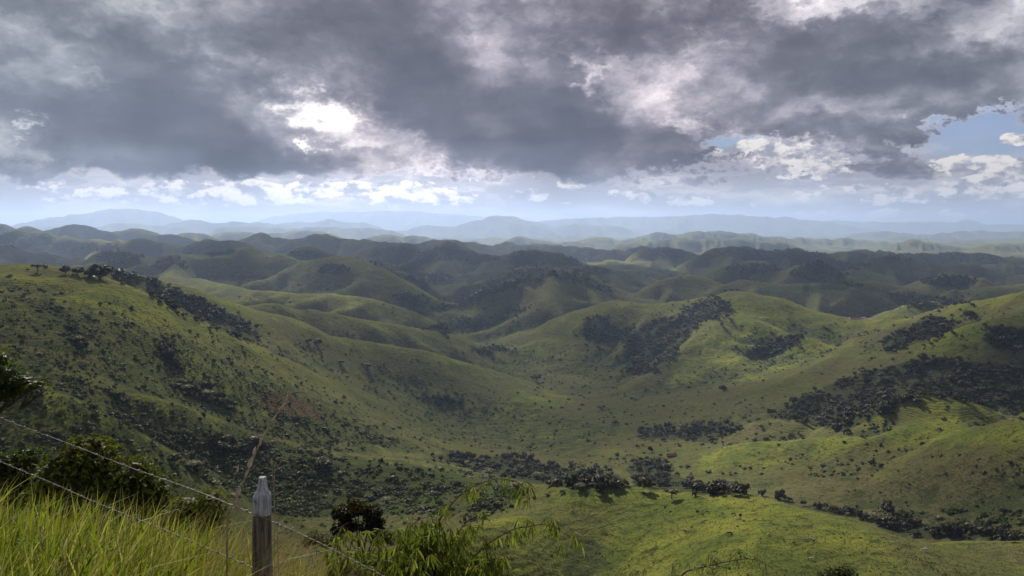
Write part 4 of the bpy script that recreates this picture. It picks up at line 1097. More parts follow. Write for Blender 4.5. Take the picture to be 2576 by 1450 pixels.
def plant_shrubs():
    R = np.random.default_rng(91); allp = []
    for zi, (poly, dens, (r0, r1), where) in enumerate(SHRUB_ZONES):
        n = int(1.7 * poly_area(poly) / dens)
        for q in sample_poly(poly, n, R):
            p = hit(q[0], q[1])
            if p is None or p[1] < 180: continue
            a = math.degrees(math.atan2(p[0], p[1])); ci = int(min(max((a - AZ0) / (AZ1 - AZ0) * (NA - 1), 0), NA - 1))
            ri = int(min(math.log(math.hypot(p[0], p[1]) / rs[0]) / math.log(rs[1] / rs[0]), NR - 1))
            if ME[ri, ci] > .35: continue
            if fbm(np.array([p[0] / 55]), np.array([p[1] / 55]), 3, 71)[0] + .45 * MH[ri, ci] < .02 and R.uniform() < .82: continue
            rr = R.uniform(r0, r1) * (.45 + 1.15 * R.uniform() ** 2)
            if p[1] > 1500: rr *= 1.3
            allp.append((p[0], p[1], p[2], rr, R.uniform(.7, 1.15), R.normal(0, .15), int(R.integers(4)), zi, rr / p[1]))
    allp.sort(key=lambda t: -t[8])
    single, rest = allp[:230], allp[230:]
    protos = []
    for i in range(4):
        o = None
        for full in (0, 1):
            V, Q, T, mi, ti, tp = proto_crown(340 + i + 10 * full, 3, 12, .30, .85, tip=.9 * full)
            protos.append((V, Q, T, mi, ti, tp))
    made = {}
    for k, (x, y, z, rr, hf, tn, pi, zi, _) in enumerate(single):
        pale = (k % 9 == 0)
        key = (pi, pale)
        if key not in made:
            o = finish('shrub', *protos[pi * 2 + int(pale)], M_SHRUB)
            made[key] = o; first = True
        else:
            o = made[key].copy(); scene.collection.objects.link(o)
        o.location = (x, y, z - .12 * rr); o.scale = (rr, rr * R.uniform(.85, 1.1), rr * hf)
        o.rotation_euler = (0, 0, R.uniform(0, 6.28))
        where = SHRUB_ZONES[zi][3]
        tag(o, ('pale-topped rounded shrub ' if pale else 'rounded dark green shrub ') + where, 'shrub', 'shrubs ' + where)
    rest = [t[:7] for t in rest]
    for k in range(40000):        # gullies and hollows everywhere carry bushes
        q = (R.uniform(-20, 2596), 640 + 560 * R.uniform() ** 1.4)
        p = hit(*q)
        if p is None or p[1] > 3600 or p[1] < 350: continue
        a = math.degrees(math.atan2(p[0], p[1])); ci = int(min(max((a - AZ0) / (AZ1 - AZ0) * (NA - 1), 0), NA - 1))
        ri = int(min(math.log(math.hypot(p[0], p[1]) / rs[0]) / math.log(rs[1] / rs[0]), NR - 1))
        w = max(MH[ri, ci], 0) ** 1.3 * .8 + .010 + .5 * MS[ri, ci] * .3 + .12 * max(fbm(np.array([p[0] / 120]), np.array([p[1] / 120]), 3, 72)[0], 0)
        if R.uniform() > w: continue
        rr = R.uniform(1.0, 2.6) * (.6 + .7 * R.uniform() ** 2) * (1 + p[1] / 4000)
        rest.append((p[0], p[1], p[2], rr, R.uniform(.7, 1.2), R.normal(0, .24), int(R.integers(4))))
    scatter('scrub', PR_SHRUB, rest, M_SHRUB, 'low bushes dotted over the pasture slopes of the valley')
plant_shrubs()

def plant_tufts():
    R = np.random.default_rng(95); pts = []
    zones = [([(1150,1260),(1500,1225),(1900,1262),(2150,1310),(2400,1450),(1150,1450)], 5200, .20, .55),
             ([(1000,1290),(1200,1290),(1250,1450),(900,1450)], 900, .2, .5),
             ([(1700,1130),(2576,1060),(2576,1330),(2200,1320),(1800,1230)], 3600, .3, .9),
             ([(0,940),(450,1020),(700,1110),(600,1240),(0,1200)], 3500, .3, .9),
             ([(700,1150),(1300,1230),(1100,1320),(700,1320)], 1200, .3, .8),
             ([(0,700),(300,740),(700,960),(1000,1100),(500,1000),(0,900)], 3000, .5, 1.2),
             ([(2200,1340),(2576,1340),(2576,1450),(2350,1450)], 900, .25, .6)]
    for poly, n, r0, r1 in zones:
        for q in sample_poly(poly, n, R):
            p = hit(q[0], q[1])
            if p is None or p[1] < 150: continue
            pts.append((p[0], p[1], p[2], R.uniform(r0, r1), R.uniform(.7, 1.3), R.normal(0, .2), int(R.integers(4))))
    m = mat_leaf('tussock', [(0, (.025, .034, .010)), (.5, (.06, .078, .018)), (1, (.12, .13, .035))], rnd=0)
    scatter('tussock_grass', PR_TUFT, pts, m, 'grass tussocks covering the pasture slopes', sink=0)
plant_tufts()

# ------------------------------------------------------------------ single trees one can tell apart
def empty(name, loc, rz=0.0):
    o = bpy.data.objects.new(name, None); scene.collection.objects.link(o)
    o.location = [float(c) for c in loc]; o.rotation_euler = (0, 0, rz); o.empty_display_size = .3
    return o

def make_tree(seed, n_lobes, flat, tip, trunk_h, wide=1.0, nq=34, size=.15):
    """unit-radius tree: crown mesh and trunk mesh data"""
    R = np.random.default_rng(seed)
    G = Geo(); L = crown_lobes(R, n_lobes, flat, wide, base=trunk_h)
    leafy(G, R, L, nq, size, tip=tip)
    T = Geo()
    T.tube([(0, 0, -.25), (.02, .01, trunk_h * .5), (0, .03, trunk_h + .15)], [.085, .065, .05], 7)
    for c, r in L[1:]:
        T.tube([(0, .02, trunk_h * R.uniform(.6, .95)), (c[0] * .55, c[1] * .55, trunk_h + .2 * flat), (c[0] * .95, c[1] * .95, c[2])], [.04, .028, .012], 5)
    return G, T
TREE_KINDS = {   # crown lobes, flatness, pale blossom, trunk height, wide
    'pale':  [make_tree(500 + i, 6, .62, 1.0, .35, 1.05) for i in range(3)],
    'dark':  [make_tree(520 + i, 6, .95, 0.0, .25) for i in range(3)],
    'mixed': [make_tree(540 + i, 7, .80, .45, .30) for i in range(3)],
    'slim':  [make_tree(560, 2, 1.3, 0.0, .9, .8)],
    'umbrella': [make_tree(570, 6, .42, .7, .85)],
}
_tree_mesh = {}
def place_tree(px, py, wpx, kind, label, group=None, var=0):
    p = hit(px, py)
    if p is None: return
    D = p[1]; rad = .5 * wpx / F * D
    key = (kind, var % len(TREE_KINDS[kind]))
    root = empty('tree', (p[0], p[1], p[2] - .03 * rad), random.uniform(0, 6.28))
    if key not in _tree_mesh:
        G, T = TREE_KINDS[kind][key[1]]
        c = G.mesh('crown', M_TREE); t = T.mesh('trunk', M_BARK, smooth=True)
        _tree_mesh[key] = (c, t)
    else:
        c, t = [o.copy() for o in _tree_mesh[key]]
        for o in (c, t): scene.collection.objects.link(o)
    for o in (c, t): o.parent = root
    root.scale = (rad, rad, rad)
    tag(root, label, 'tree', group)

TREES = [
 (1690, 1256, 40, 'umbrella', 'flat-topped pale tree standing alone on the crest of the bright green hill'),
 (1863, 1308, 15, 'slim', 'slender young tree alone on the bright green hill among the cattle'),
 (972, 1268, 36, 'pale', 'pale cream tree at the foot of the scrubby spur above the small dark tree'),
 (195, 862, 36, 'pale', 'round cream-topped tree high on the left hillside'),
 (208, 880, 34, 'dark', 'dark tree just below the cream-topped tree on the left hillside'),
 (312, 925, 24, 'pale', 'small whitish flowering tree in the middle of the left hillside'),
 (470, 985, 34, 'pale', 'first of the pale trees in the gully below the left spur'),
 (520, 1000, 44, 'pale', 'widest pale-crowned tree in the gully below the left spur'),
 (575, 1032, 26, 'pale', 'small pale tree at the lower end of the left gully'),
 (428, 900, 44, 'dark', 'tall dark tree in the upper gully of the left slope'),
 (575, 1105, 26, 'pale', 'yellowish pale tree above the dark copse on the lower left slope'),
 (560, 1150, 62, 'dark', 'big round dark tree in the copse on the lower left slope'),
 (640, 1128, 52, 'umbrella', 'spreading pale-topped tree behind the tall dry stalk'),
 (685, 1120, 26, 'pale', 'small pale tree to the right of the tall dry stalk'),
 (488, 1185, 56, 'pale', 'wide silvery tree behind the wires on the lower left slope'),
 (440, 1165, 44, 'mixed', 'grey-green tree beside the silvery one on the lower left slope'),
 (815, 1182, 52, 'mixed', 'rounded green tree on the edge of the scrubby spur'),
 (925, 925, 26, 'pale', 'pinkish white tree on the ridge left of the valley flat'),
 (858, 915, 18, 'mixed', 'small grey tree further left on the ridge by the valley flat'),
 (800, 866, 24, 'dark', 'dark tree on the left ridge under the long wood'),
 (776, 860, 18, 'mixed', 'small tree at the left end of the row on the ridge'),
 (1350, 958, 32, 'mixed', 'brownish tree clump where the valley flat narrows'),
 (1358, 968, 20, 'pale', 'small pale tree in front of the brownish clump on the flat'),
 (1512, 1032, 26, 'pale', 'lone grey pale tree to the right of the valley flat'),
 (1548, 1070, 20, 'dark', 'upright dark tree at the right edge of the valley flat'),
 (1820, 985, 26, 'dark', 'dark tree standing on the smooth right hillside ridge'),
 (1172, 1172, 26, 'pale', 'pink-topped tree at the left end of the stream-side trees'),
 (1230, 1195, 30, 'pale', 'pale tree among the stream-side trees left of the bright hill'),
 (1355, 1205, 32, 'pale', 'greyish pink tree in the middle of the stream-side trees'),
 (1505, 1222, 40, 'pale', 'pale pinkish tree just behind the crest of the bright green hill'),
 (1460, 1232, 34, 'pale', 'low pale bushy tree left of the pinkish one behind the bright hill'),
 (2215, 1318, 66, 'pale', 'large pale-crowned tree at the lower right beside the stream hollow'),
 (2180, 1305, 30, 'mixed', 'smaller grey tree left of the large pale one at the lower right'),
 (2130, 1092, 26, 'dark', 'dark round tree in the dip below the right forest'),
 (2305, 1015, 24, 'mixed', 'grey tree on the side of the knob in front of the right forest'),
 (2440, 800, 26, 'dark', 'small dark tree high under the crest of the right hill'),
 (1915, 1078, 14, 'dark', 'small dark tree at the left end of the right ridge'),
 (95, 686, 34, 'umbrella', 'flat-topped dark tree standing alone on the left skyline'),
 (70, 682, 9, 'dark', 'tiny bush left of the lone skyline tree'),
 (165, 690, 34, 'dark', 'low broad tree right of the lone one on the left skyline'),
 (195, 692, 34, 'mixed', 'third tree along the left skyline'),
 (252, 704, 62, 'dark', 'biggest dark tree on the left skyline'),
 (225, 698, 32, 'dark', 'dark tree touching the biggest one on the left skyline'),
 (298, 704, 44, 'dark', 'dark tree right of the biggest one on the left skyline'),
 (293, 1000, 22, 'dark', 'small dark tree on the green shoulder of the near left slope'),
 (537, 862, 13, 'dark', 'small round tree on the crest of the left spur'),
]
for i, (px, py, w, kind, lab) in enumerate(TREES):
    place_tree(px, py, w, kind, lab, var=i)

# trees set among the big woods, large enough to be told apart
def wood_edge_trees():
    R = np.random.default_rng(131)
    spec = [(3, 46, 'in the large forest on the right', (18, 30)), (4, 16, 'in the clump on the upper right slope', (16, 26)), (10, 22, 'in the line of stream-side trees', (18, 28)),
            (11, 14, 'in the dark clump beside the red-roofed hut', (24, 38)), (8, 26, 'in the long wood on the central hill', (11, 17)), (0, 26, 'in the wooded gully behind the left crest', (12, 20)),
            (18, 10, 'in the thicket at the lower right', (20, 34)), (13, 10, 'in the dark copse on the valley floor', (18, 28)), (7, 7, 'in the small wood on the smooth right hillside', (14, 22)),
            (5, 8, 'in the wood at the right edge', (16, 26))]
    for wi, n, where, (a, b) in spec:
        for k, q in enumerate(sample_poly(WOODS[wi], n, R)):
            kind = 'pale' if R.uniform() < .16 else ('mixed' if R.uniform() < .45 else 'dark')
            word = {'pale': 'pale-topped tree ', 'mixed': 'brownish green tree ', 'dark': 'dark green tree '}[kind]
            place_tree(q[0], q[1], R.uniform(a, b), kind, word + where, 'trees ' + where, var=int(R.integers(3)))
wood_edge_trees()

# ------------------------------------------------------------------ cattle
def skin_mesh(name, pts, edges, radii, mat, sub=1):
    me = bpy.data.meshes.new(name); me.from_pydata(pts, edges, []); me.update()
    o = bpy.data.objects.new(name, me); scene.collection.objects.link(o)
    md = o.modifiers.new('s', 'SKIN')
    for i, r in enumerate(radii):
        me.skin_vertices[0].data[i].radius = (r if isinstance(r, tuple) else (r, r))
    me.skin_vertices[0].data[0].use_root = True
    ss = o.modifiers.new('u', 'SUBSURF'); ss.levels = sub; ss.render_levels = sub
    dg = bpy.context.evaluated_depsgraph_get()
    new = bpy.data.meshes.new_from_object(o.evaluated_get(dg))
    o.modifiers.clear(); o.data = new
    new.materials.clear(); new.materials.append(mat)
    for p in new.polygons: p.use_smooth = True
    return o
def mat_plain(name, col, rough=.7, var=None, scale=6.0):
    m, g, bs, out = new_mat(name)
    tc = g.n('ShaderNodeTexCoord').outputs['Object']
    c2 = var or tuple(c * .7 for c in col)
    g.put(bs.inputs['Base Color'], g.mix(g.smooth(g.noise(tc, scale, 4, .6), .4, .62), col, c2))
    bs.inputs['Roughness'].default_value = rough
    return m
M_COW_W = mat_plain('white_hide', (.72, .68, .60), var=(.60, .55, .48))
M_COW_B = mat_plain('dark_hide', (.020, .017, .015), var=(.035, .026, .02))
M_COW_P = mat_plain('patched_hide', (.60, .56, .50), var=(.03, .025, .022), scale=1.6)
def cow(mat, grazing):
    # body along +X, feet at z=0, about 2.2 m long
    hz = .45 if grazing else 1.45; hx = 1.55 if grazing else 1.5
    P = [(-.75, 0, 1.10), (-.35, 0, 1.08), (.15, 0, 1.05), (.65, 0, 1.12), (.95, 0, 1.25 if not grazing else 1.05), (1.22, 0, 1.42 if not grazing else .80), (hx, 0, hz), (hx + .22, 0, hz - .16),
         (-.72, .20, .78), (-.66, .20, .42), (-.72, .20, .04), (-.72, -.20, .78), (-.60, -.20, .42), (-.64, -.20, .04),
         (.62, .19, .72), (.62, .19, .38), (.60, .19, .04), (.62, -.19, .72), (.68, -.19, .38), (.70, -.19, .04),
         (-.92, 0, 1.05), (-1.0, 0, .70), (-.99, 0, .45)]
    E = [(0, 1), (1, 2), (2, 3), (3, 4), (4, 5), (5, 6), (6, 7), (0, 8), (8, 9), (9, 10), (0, 11), (11, 12), (12, 13), (3, 14), (14, 15), (15, 16), (3, 17), (17, 18), (18, 19), (0, 20), (20, 21), (21, 22)]
    Rr = [.30, .33, .36, .32, .21, .15, .13, .08, .14, .07, .05, .14, .07, .05, .12, .07, .05, .12, .07, .05, .05, .03, .05]
    return skin_mesh('cow', P, E, Rr, mat)
_cows = {}
COWS = [
 (2329, 1388, 'w', 1, 1.15, 'white cow grazing at the foot of the bright green hill, largest of the herd'),
 (2041, 1409, 'w', 0, .8, 'white cow standing low on the bright green hill near the bottom edge'),
 (1836, 1347, 'b', 1, 1.2, 'black cow grazing in the middle of the bright green hill'),
 (1781, 1292, 'b', 0, .8, 'black cow standing near the crest of the bright green hill'),
 (1817, 1295, 'b', 1, .7, 'dark cow grazing right of the black one near the hill crest'),
 (1845, 1296, 'b', 1, .9, 'dark cow just left of the slender tree on the hill'),
 (1856, 1305, 'w', 1, .8, 'white cow resting beside the slender tree on the hill'),
 (1799, 1313, 'w', 1, .6, 'small white calf on the upper part of the bright green hill'),
 (1934, 1348, 'p', 1, .8, 'patched cow right of the grazing black cow on the hill'),
 (2026, 1361, 'p', 1, .9, 'patched cow on the right part of the bright green hill'),
 (2048, 1364, 'b', 0, .7, 'dark cow beside the patched one on the right part of the hill'),
 (1997, 1369, 'b', 1, .7, 'dark cow left of the patched pair on the right part of the hill'),
 (1972, 1362, 'b', 0, .6, 'small dark calf on the right part of the bright green hill'),
 (1738, 1328, 'b', 1, .6, 'small dark cow on the left part of the bright green hill'),
 (2302, 1109, 'b', 1, 1.0, 'left dark cow of the pair on the broad right slope'),
 (2316, 1106, 'b', 1, 1.0, 'right dark cow of the pair on the broad right slope'),
 (2351, 1110, 'w', 1, 1.0, 'white cow right of the dark pair on the broad right slope'),
 (2514, 1041, 'w', 1, 1.1, 'first white cow on the saddle below the right forest'),
 (2519, 1044, 'w', 0, 1.1, 'second white cow on the saddle below the right forest'),
 (2546, 1049, 'w', 1, 1.1, 'white cow near the right edge on the saddle below the forest'),
 (2544, 1060, 'w', 1, 1.2, 'white cow lower down at the right edge of the slope'),
 (2448, 821, 'w', 1, 1.6, 'white cow high under the crest of the right hill'),
 (1044, 1081, 'w', 1, 1.2, 'white cow at the left of the few on the valley flat'),
 (1056, 1083, 'w', 0, 1.2, 'white cow at the right of the few on the valley flat'),
 (1982, 770, 'b', 1, 1.6, 'dark cow on the crest of the right middle hill'),
]
for i, (px, py, c, gz, sc, lab) in enumerate(COWS):
    p = hit(px, py)
    if p is None: continue
    key = (c, gz)
    if key not in _cows:
        o = cow({'w': M_COW_W, 'b': M_COW_B, 'p': M_COW_P}[c], gz); _cows[key] = o
    else:
        o = _cows[key].copy(); scene.collection.objects.link(o)
    o.location = p; s_ = sc
    o.scale = (s_, s_, s_); o.rotation_euler = (0, 0, random.choice([0.2, 2.9, 3.4, -.4, .8, 2.3]))
    tag(o, lab, 'cow', 'cattle grazing on the hills')

# ------------------------------------------------------------------ hut and far farm buildings
M_TILE = mat_plain('red_roof', (.22, .050, .035), var=(.14, .04, .03), scale=1.2)
M_WALLW = mat_plain('lime_wall', (.62, .58, .52), var=(.48, .44, .38), scale=1.0)
M_MUD = mat_plain('mud_wall', (.16, .09, .06), var=(.11, .065, .05), scale=1.5)
M_DARKW = mat_plain('dark_wood', (.04, .03, .025))
M_TIN = mat_plain('pale_roof', (.62, .60, .60), var=(.45, .42, .40), scale=.8)
def house(px, py, L, Wd, H, rz, wall, roof, label, porch=False):
    p = hit(px, py)
    if p is None: return
    root = empty('house', (p[0], p[1], p[2] - .1), rz)
    G = Geo(); hl, hw = L / 2, Wd / 2; rh = Wd * .28
    V = [(-hl, -hw, -1.5), (hl, -hw, -1.5), (hl, hw, -1.5), (-hl, hw, -1.5), (-hl, -hw, H), (hl, -hw, H), (hl, hw, H), (-hl, hw, H), (-hl, 0, H + rh), (hl, 0, H + rh)]
    G.add(V, [(0, 1, 5, 4), (1, 2, 6, 5), (2, 3, 7, 6), (3, 0, 4, 7), (4, 8, 7, 7), (5, 6, 9, 9)])
    G.mesh('wall', wall, root)
    G = Geo(); o = .5; t = .14
    for s_ in (-1, 1):
        e = (hw + o) * s_; ez = H - rh * o / hw + .03
        A = [(-hl - o, e, ez), (hl + o, e, ez), (hl + o, 0, H + rh + .03), (-hl - o, 0, H + rh + .03)]
        V = A + [(x, y, z + t) for x, y, z in A]
        G.add(V, [(0, 1, 2, 3), (4, 7, 6, 5), (0, 4, 5, 1), (1, 5, 6, 2), (2, 6, 7, 3), (3, 7, 4, 0)])
    G.mesh('roof', roof, root)
    def panel(name, x, z, w, h):
        G = Geo(); y0, y1 = -hw - .03, -hw - .08
        V = [(x - w, y0, z), (x + w, y0, z), (x + w, y0, z + h), (x - w, y0, z + h)]
        V += [(a, y1, c) for a, _, c in V]
        G.add(V, [(0, 3, 2, 1), (4, 5, 6, 7), (0, 1, 5, 4), (1, 2, 6, 5), (2, 3, 7, 6), (3, 0, 4, 7)])
        G.mesh(name, M_DARKW, root)
    panel('door', -L * .1, 0, .45, 2.0); panel('window', L * .25, .9, .5, 1.0); panel('window', -L * .32, .9, .5, 1.0)
    tag(root, label, 'house')
house(1690, 1150, 9.5, 5.5, 2.3, .15, M_MUD, M_TILE, 'small hut with a red tiled roof beside the dark tree clump')
house(2150, 803, 24, 10, 3.6, .1, M_WALLW, M_TILE, 'left farmhouse with a reddish roof in the far side valley')
house(2167, 804, 20, 10, 4.0, -.1, M_WALLW, M_TIN, 'right white farmhouse with a pale roof in the far side valley')

# ------------------------------------------------------------------ fence in front of the viewer
M_WIRE = mat_plain('galvanised_wire', (.38, .34, .36), rough=.5, var=(.22, .17, .16), scale=60)
M_WIRE.node_tree.nodes['Principled BSDF'].inputs['Metallic'].default_value = 0.5
def mat_post():
    m, g, bs, out = new_mat('weathered_post')
    tc = g.n('ShaderNodeTexCoord').outputs['Object']
    gr = g.noise(g.vec('MULTIPLY', tc, (1, 1, .06)), 55, 8, .7)
    st = g.noise(g.vec('MULTIPLY', tc, (1, 1, .3)), 9, 5, .6)
    wood = g.mix(g.smooth(gr, .35, .66), (.085, .068, .062), (.33, .29, .27))
    wood = g.mix(g.smooth(st, .5, .7), wood, (.09, .075, .068))
    g.put(bs.inputs['Base Color'], wood)
    b = g.n('ShaderNodeBump'); b.inputs['Strength'].default_value = .9; b.inputs['Distance'].default_value = .006
    g.put(b.inputs['Height'], gr); g.put(bs.inputs['Normal'], b.outputs[0])
    return m
def mat_paint():
    m, g, bs, out = new_mat('worn_white_paint')
    tc = g.n('ShaderNodeTexCoord').outputs['Object']
    gr = g.noise(g.vec('MULTIPLY', tc, (1, 1, .10)), 60, 8, .7)
    st = g.noise(g.vec('MULTIPLY', tc, (1, 1, .6)), 16, 6, .65)
    c = g.mix(g.smooth(gr, .42, .60), (.34, .35, .42), (.66, .70, .80))
    c = g.mix(g.smooth(st, .52, .66), c, (.16, .15, .17))
    g.put(bs.inputs['Base Color'], c)
    b = g.n('ShaderNodeBump'); b.inputs['Strength'].default_value = .8; b.inputs['Distance'].default_value = .005
    g.put(b.inputs['Height'], gr); g.put(bs.inputs['Normal'], b.outputs[0])
    return m
M_POST, M_PAINT = mat_post(), mat_paint()

def post_section(z0, z1, rows, R, twist=0.0):
    """rings of a hewn square post; rows = (height fraction, half width, half depth, x offset)"""
    V = []; n = 12
    for (z, hw, hd, ox) in rows:
        for k in range(n):
            a = 2 * math.pi * (k + .5) / n
            c, s_ = math.cos(a), math.sin(a)
            q = (abs(c) ** 3.2 + abs(s_) ** 3.2) ** (-1 / 3.2)
            j = 1 + .045 * math.sin(k * 2.3 + z * 3) + .02 * R.normal()
            V.append((ox + hw * q * c * j, hd * q * s_ * j, z))
    Fq = [(i * n + k, i * n + (k + 1) % n, (i + 1) * n + (k + 1) % n, (i + 1) * n + k) for i in range(len(rows) - 1) for k in range(n)]
    V.append((rows[-1][3], 0, rows[-1][0])); c = len(V) - 1; m = (len(rows) - 1) * n
    Fq += [(m + k, m + (k + 1) % n, c, c) for k in range(n)]
    return V, Fq

fence = empty('barbed_wire_fence', at(655, 1500, 5.4))
fence.location.z = ground(*at(655, 1500, 5.4)[:2])
FO = np.array(fence.location)
def loc(p): return np.array(p) - FO
def build_post(px, D, top_py, name='post', paint=True):
    R = np.random.default_rng(int(abs(px)) + 3)
    T = at(px, top_py, D); zt = T[2]; gz = ground(T[0], T[1]); m = D / F       # metres per picture unit at that distance
    base = loc((T[0], T[1], 0))
    hw = 22.5 * m
    zb = zt - 95 * m
    rows = [(gz - .4, hw * 1.12, hw * .95, -.012), (gz + .2, hw * 1.08, hw * .92, -.01), (gz + .6, hw * 1.08, hw * .95, -.006), (zb - .12, hw * 1.02, hw * .9, -.003), (zb, hw * .97, hw * .88, 0)]
    V, Fq = post_section(0, 0, rows, R)
    G = Geo(); G.add([(base[0] + a, base[1] + b, c - FO[2]) for a, b, c in V], Fq)
    o = G.mesh(name, M_POST, fence, smooth=False)
    rows = [(zb - .004, hw * 1.0, hw * .93, 0), (zb + 28 * m, hw * .99, hw * .92, .001), (zb + 46 * m, hw * .95, hw * .86, .003), (zb + 62 * m, hw * .62, hw * .62, .006),
            (zb + 76 * m, hw * .48, hw * .50, .008), (zb + 94 * m, hw * .42, hw * .44, .009), (zb + 95.5 * m, hw * .38, hw * .40, .009)]
    V, Fq = post_section(0, 0, rows, R)
    G = Geo(); G.add([(base[0] + a, base[1] + b, c - FO[2]) for a, b, c in V], Fq)
    c = G.mesh('painted_cap', M_PAINT, o, smooth=False)
    return o
p_main = build_post(657, 5.4, 1201)
def staples():
    for (x, y) in ((646, 1297), (646, 1433)):
        c = at(x, y, 5.342) - FO; G = Geo()
        G.tube([c + [.0, .012, .016], c + [0, -.010, .014], c + [0, -.014, 0], c + [0, -.010, -.014], c + [0, .012, -.016]], [.0022] * 5, 5)
        G.mesh('staple', M_WIRE, fence, smooth=True)
staples()
p_main['label'] = 'weathered grey post with a worn white carved top'
build_post(-330, 7.25, 905)
build_post(1560, 3.95, 1630)

def wire(pts, sag=0.0, barbs=True, seed=1):
    """twisted two-strand wire with barbs through world points"""
    R = np.random.default_rng(seed)
    P = spline([tuple(p) for p in pts], 14)
    seg = np.linalg.norm(np.diff(P, axis=0), axis=1); S = np.concatenate([[0], np.cumsum(seg)])
    n = int(S[-1] / .018)
    s_ = np.linspace(0, S[-1], n)
    C = np.stack([np.interp(s_, S, P[:, k]) for k in range(3)], -1)
    C[:, 2] += .004 * np.sin(s_ * 5.0 + seed)
    d = C[-1] - C[0]; d /= np.linalg.norm(d); a = np.cross(d, [0, 0, 1]); a /= np.linalg.norm(a); b = np.cross(d, a)
    G = Geo()
    for ph in (0, math.pi):
        th = s_ * 2 * math.pi / .11 + ph
        Q = C + .0023 * (np.cos(th)[:, None] * a + np.sin(th)[:, None] * b)
        G.tube(Q - FO, np.full(n, .0017), 5)
    k = .08
    while k < S[-1]:
        c = np.array([np.interp(k, S, P[:, q]) for q in range(3)]) - FO
        G.tube([c - d * .010, c + d * .010], [.0062, .0062], 6)
        for j in range(2):
            u = R.normal(size=3); u -= d * np.dot(u, d); u /= np.linalg.norm(u)
            G.tube([c + u * .024 + d * .004, c, c - u * .024 - d * .004], [.0009, .0019, .0009], 4)
        k += R.uniform(.125, .155)
    o = G.mesh('wire', M_WIRE, fence, smooth=True)
    return o
def wpt(px, py, D): return at(px, py, D)
dz = .065
wire([wpt(-330, 925, 7.2), wpt(-150, 990, 6.85), wpt(0, 1050, 6.5), wpt(200, 1128, 6.15), wpt(430, 1213, 5.8), wpt(648, 1296, 5.335), wpt(800, 1366, 5.1), wpt(960, 1446, 4.85), wpt(1250, 1590, 4.4), wpt(1560, 1740, 3.9)], seed=1)
wire([wpt(-330, 1020, 7.2), wpt(-150, 1092, 6.85), wpt(0, 1160, 6.5), wpt(150, 1225, 6.2), wpt(330, 1300, 5.9), wpt(500, 1370, 5.65), wpt(645, 1432, 5.335), wpt(800, 1520, 5.05), wpt(1200, 1720, 4.4), wpt(1560, 1880, 3.9)], seed=2)
wire([wpt(-330, 1180, 7.2), wpt(-150, 1270, 6.85), wpt(0, 1345, 6.5), wpt(55, 1369, 6.4), wpt(200, 1392, 6.15), wpt(368, 1442, 5.85), wpt(645, 1560, 5.335), wpt(900, 1690, 4.9), wpt(1560, 2020, 3.9)], seed=3)
tag(fence, 'barbed wire fence with one weathered pale-topped post and sagging wires', 'fence')

# ------------------------------------------------------------------ grass by the fence
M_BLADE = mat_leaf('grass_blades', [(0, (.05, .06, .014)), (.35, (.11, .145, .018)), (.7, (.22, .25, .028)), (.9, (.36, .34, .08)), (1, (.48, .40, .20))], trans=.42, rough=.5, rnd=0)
M_STRAW = mat_leaf('dry_grass_stems', [(0, (.14, .11, .045)), (.4, (.32, .27, .10)), (.8, (.48, .36, .22)), (1, (.38, .20, .18))], trans=.30, rough=.6, rnd=0)
def blades(R, pts):
    """pts rows: x,y,z,height,width,lean angle,lean amount,tint -> merged quads"""
    P = np.array(pts, float); n = len(P)
    prof = np.array([0, .28, .55, .8, 1.0]); wid = np.array([.55, 1.0, .85, .5, .04])
    face = R.uniform(0, 6.283, n)
    dx, dy = np.cos(P[:, 5]), np.sin(P[:, 5])
    V = np.zeros((n, 5, 2, 3))
    for i, (t, w) in enumerate(zip(prof, wid)):
        bend = P[:, 6] * t ** 2.0
        cx = P[:, 0] + dx * bend * P[:, 3]; cy = P[:, 1] + dy * bend * P[:, 3]
        cz = P[:, 2] + P[:, 3] * (t - .42 * P[:, 6] * t ** 2.4)
        for j, s_ in enumerate((-.5, .5)):
            V[:, i, j, 0] = cx + s_ * w * P[:, 4] * np.cos(face)
            V[:, i, j, 1] = cy + s_ * w * P[:, 4] * np.sin(face)
            V[:, i, j, 2] = cz
    base = (np.arange(n) * 10)[:, None, None]
    Q = np.array([(2 * i, 2 * i + 1, 2 * i + 3, 2 * i + 2) for i in range(4)])[None] + base
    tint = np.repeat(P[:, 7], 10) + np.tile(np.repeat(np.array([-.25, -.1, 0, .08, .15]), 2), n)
    return V.reshape(-1, 3), Q.reshape(-1, 4), np.clip(tint, 0, 1)
def blade_obj(name, R, pts, mat, label, kind='stuff'):
    V, Q, t = blades(R, pts); org = V.mean(0)
    o = finish(name, V - org, Q, np.zeros((0, 3), int), np.zeros(len(Q), int), t, np.zeros(len(t)), mat, loc=org)
    tag(o, label, kind=kind)
    return o
def near_px(x, y): return 1288 + F * x / (y * math.cos(PITCH) + 2.5 * math.sin(PITCH))
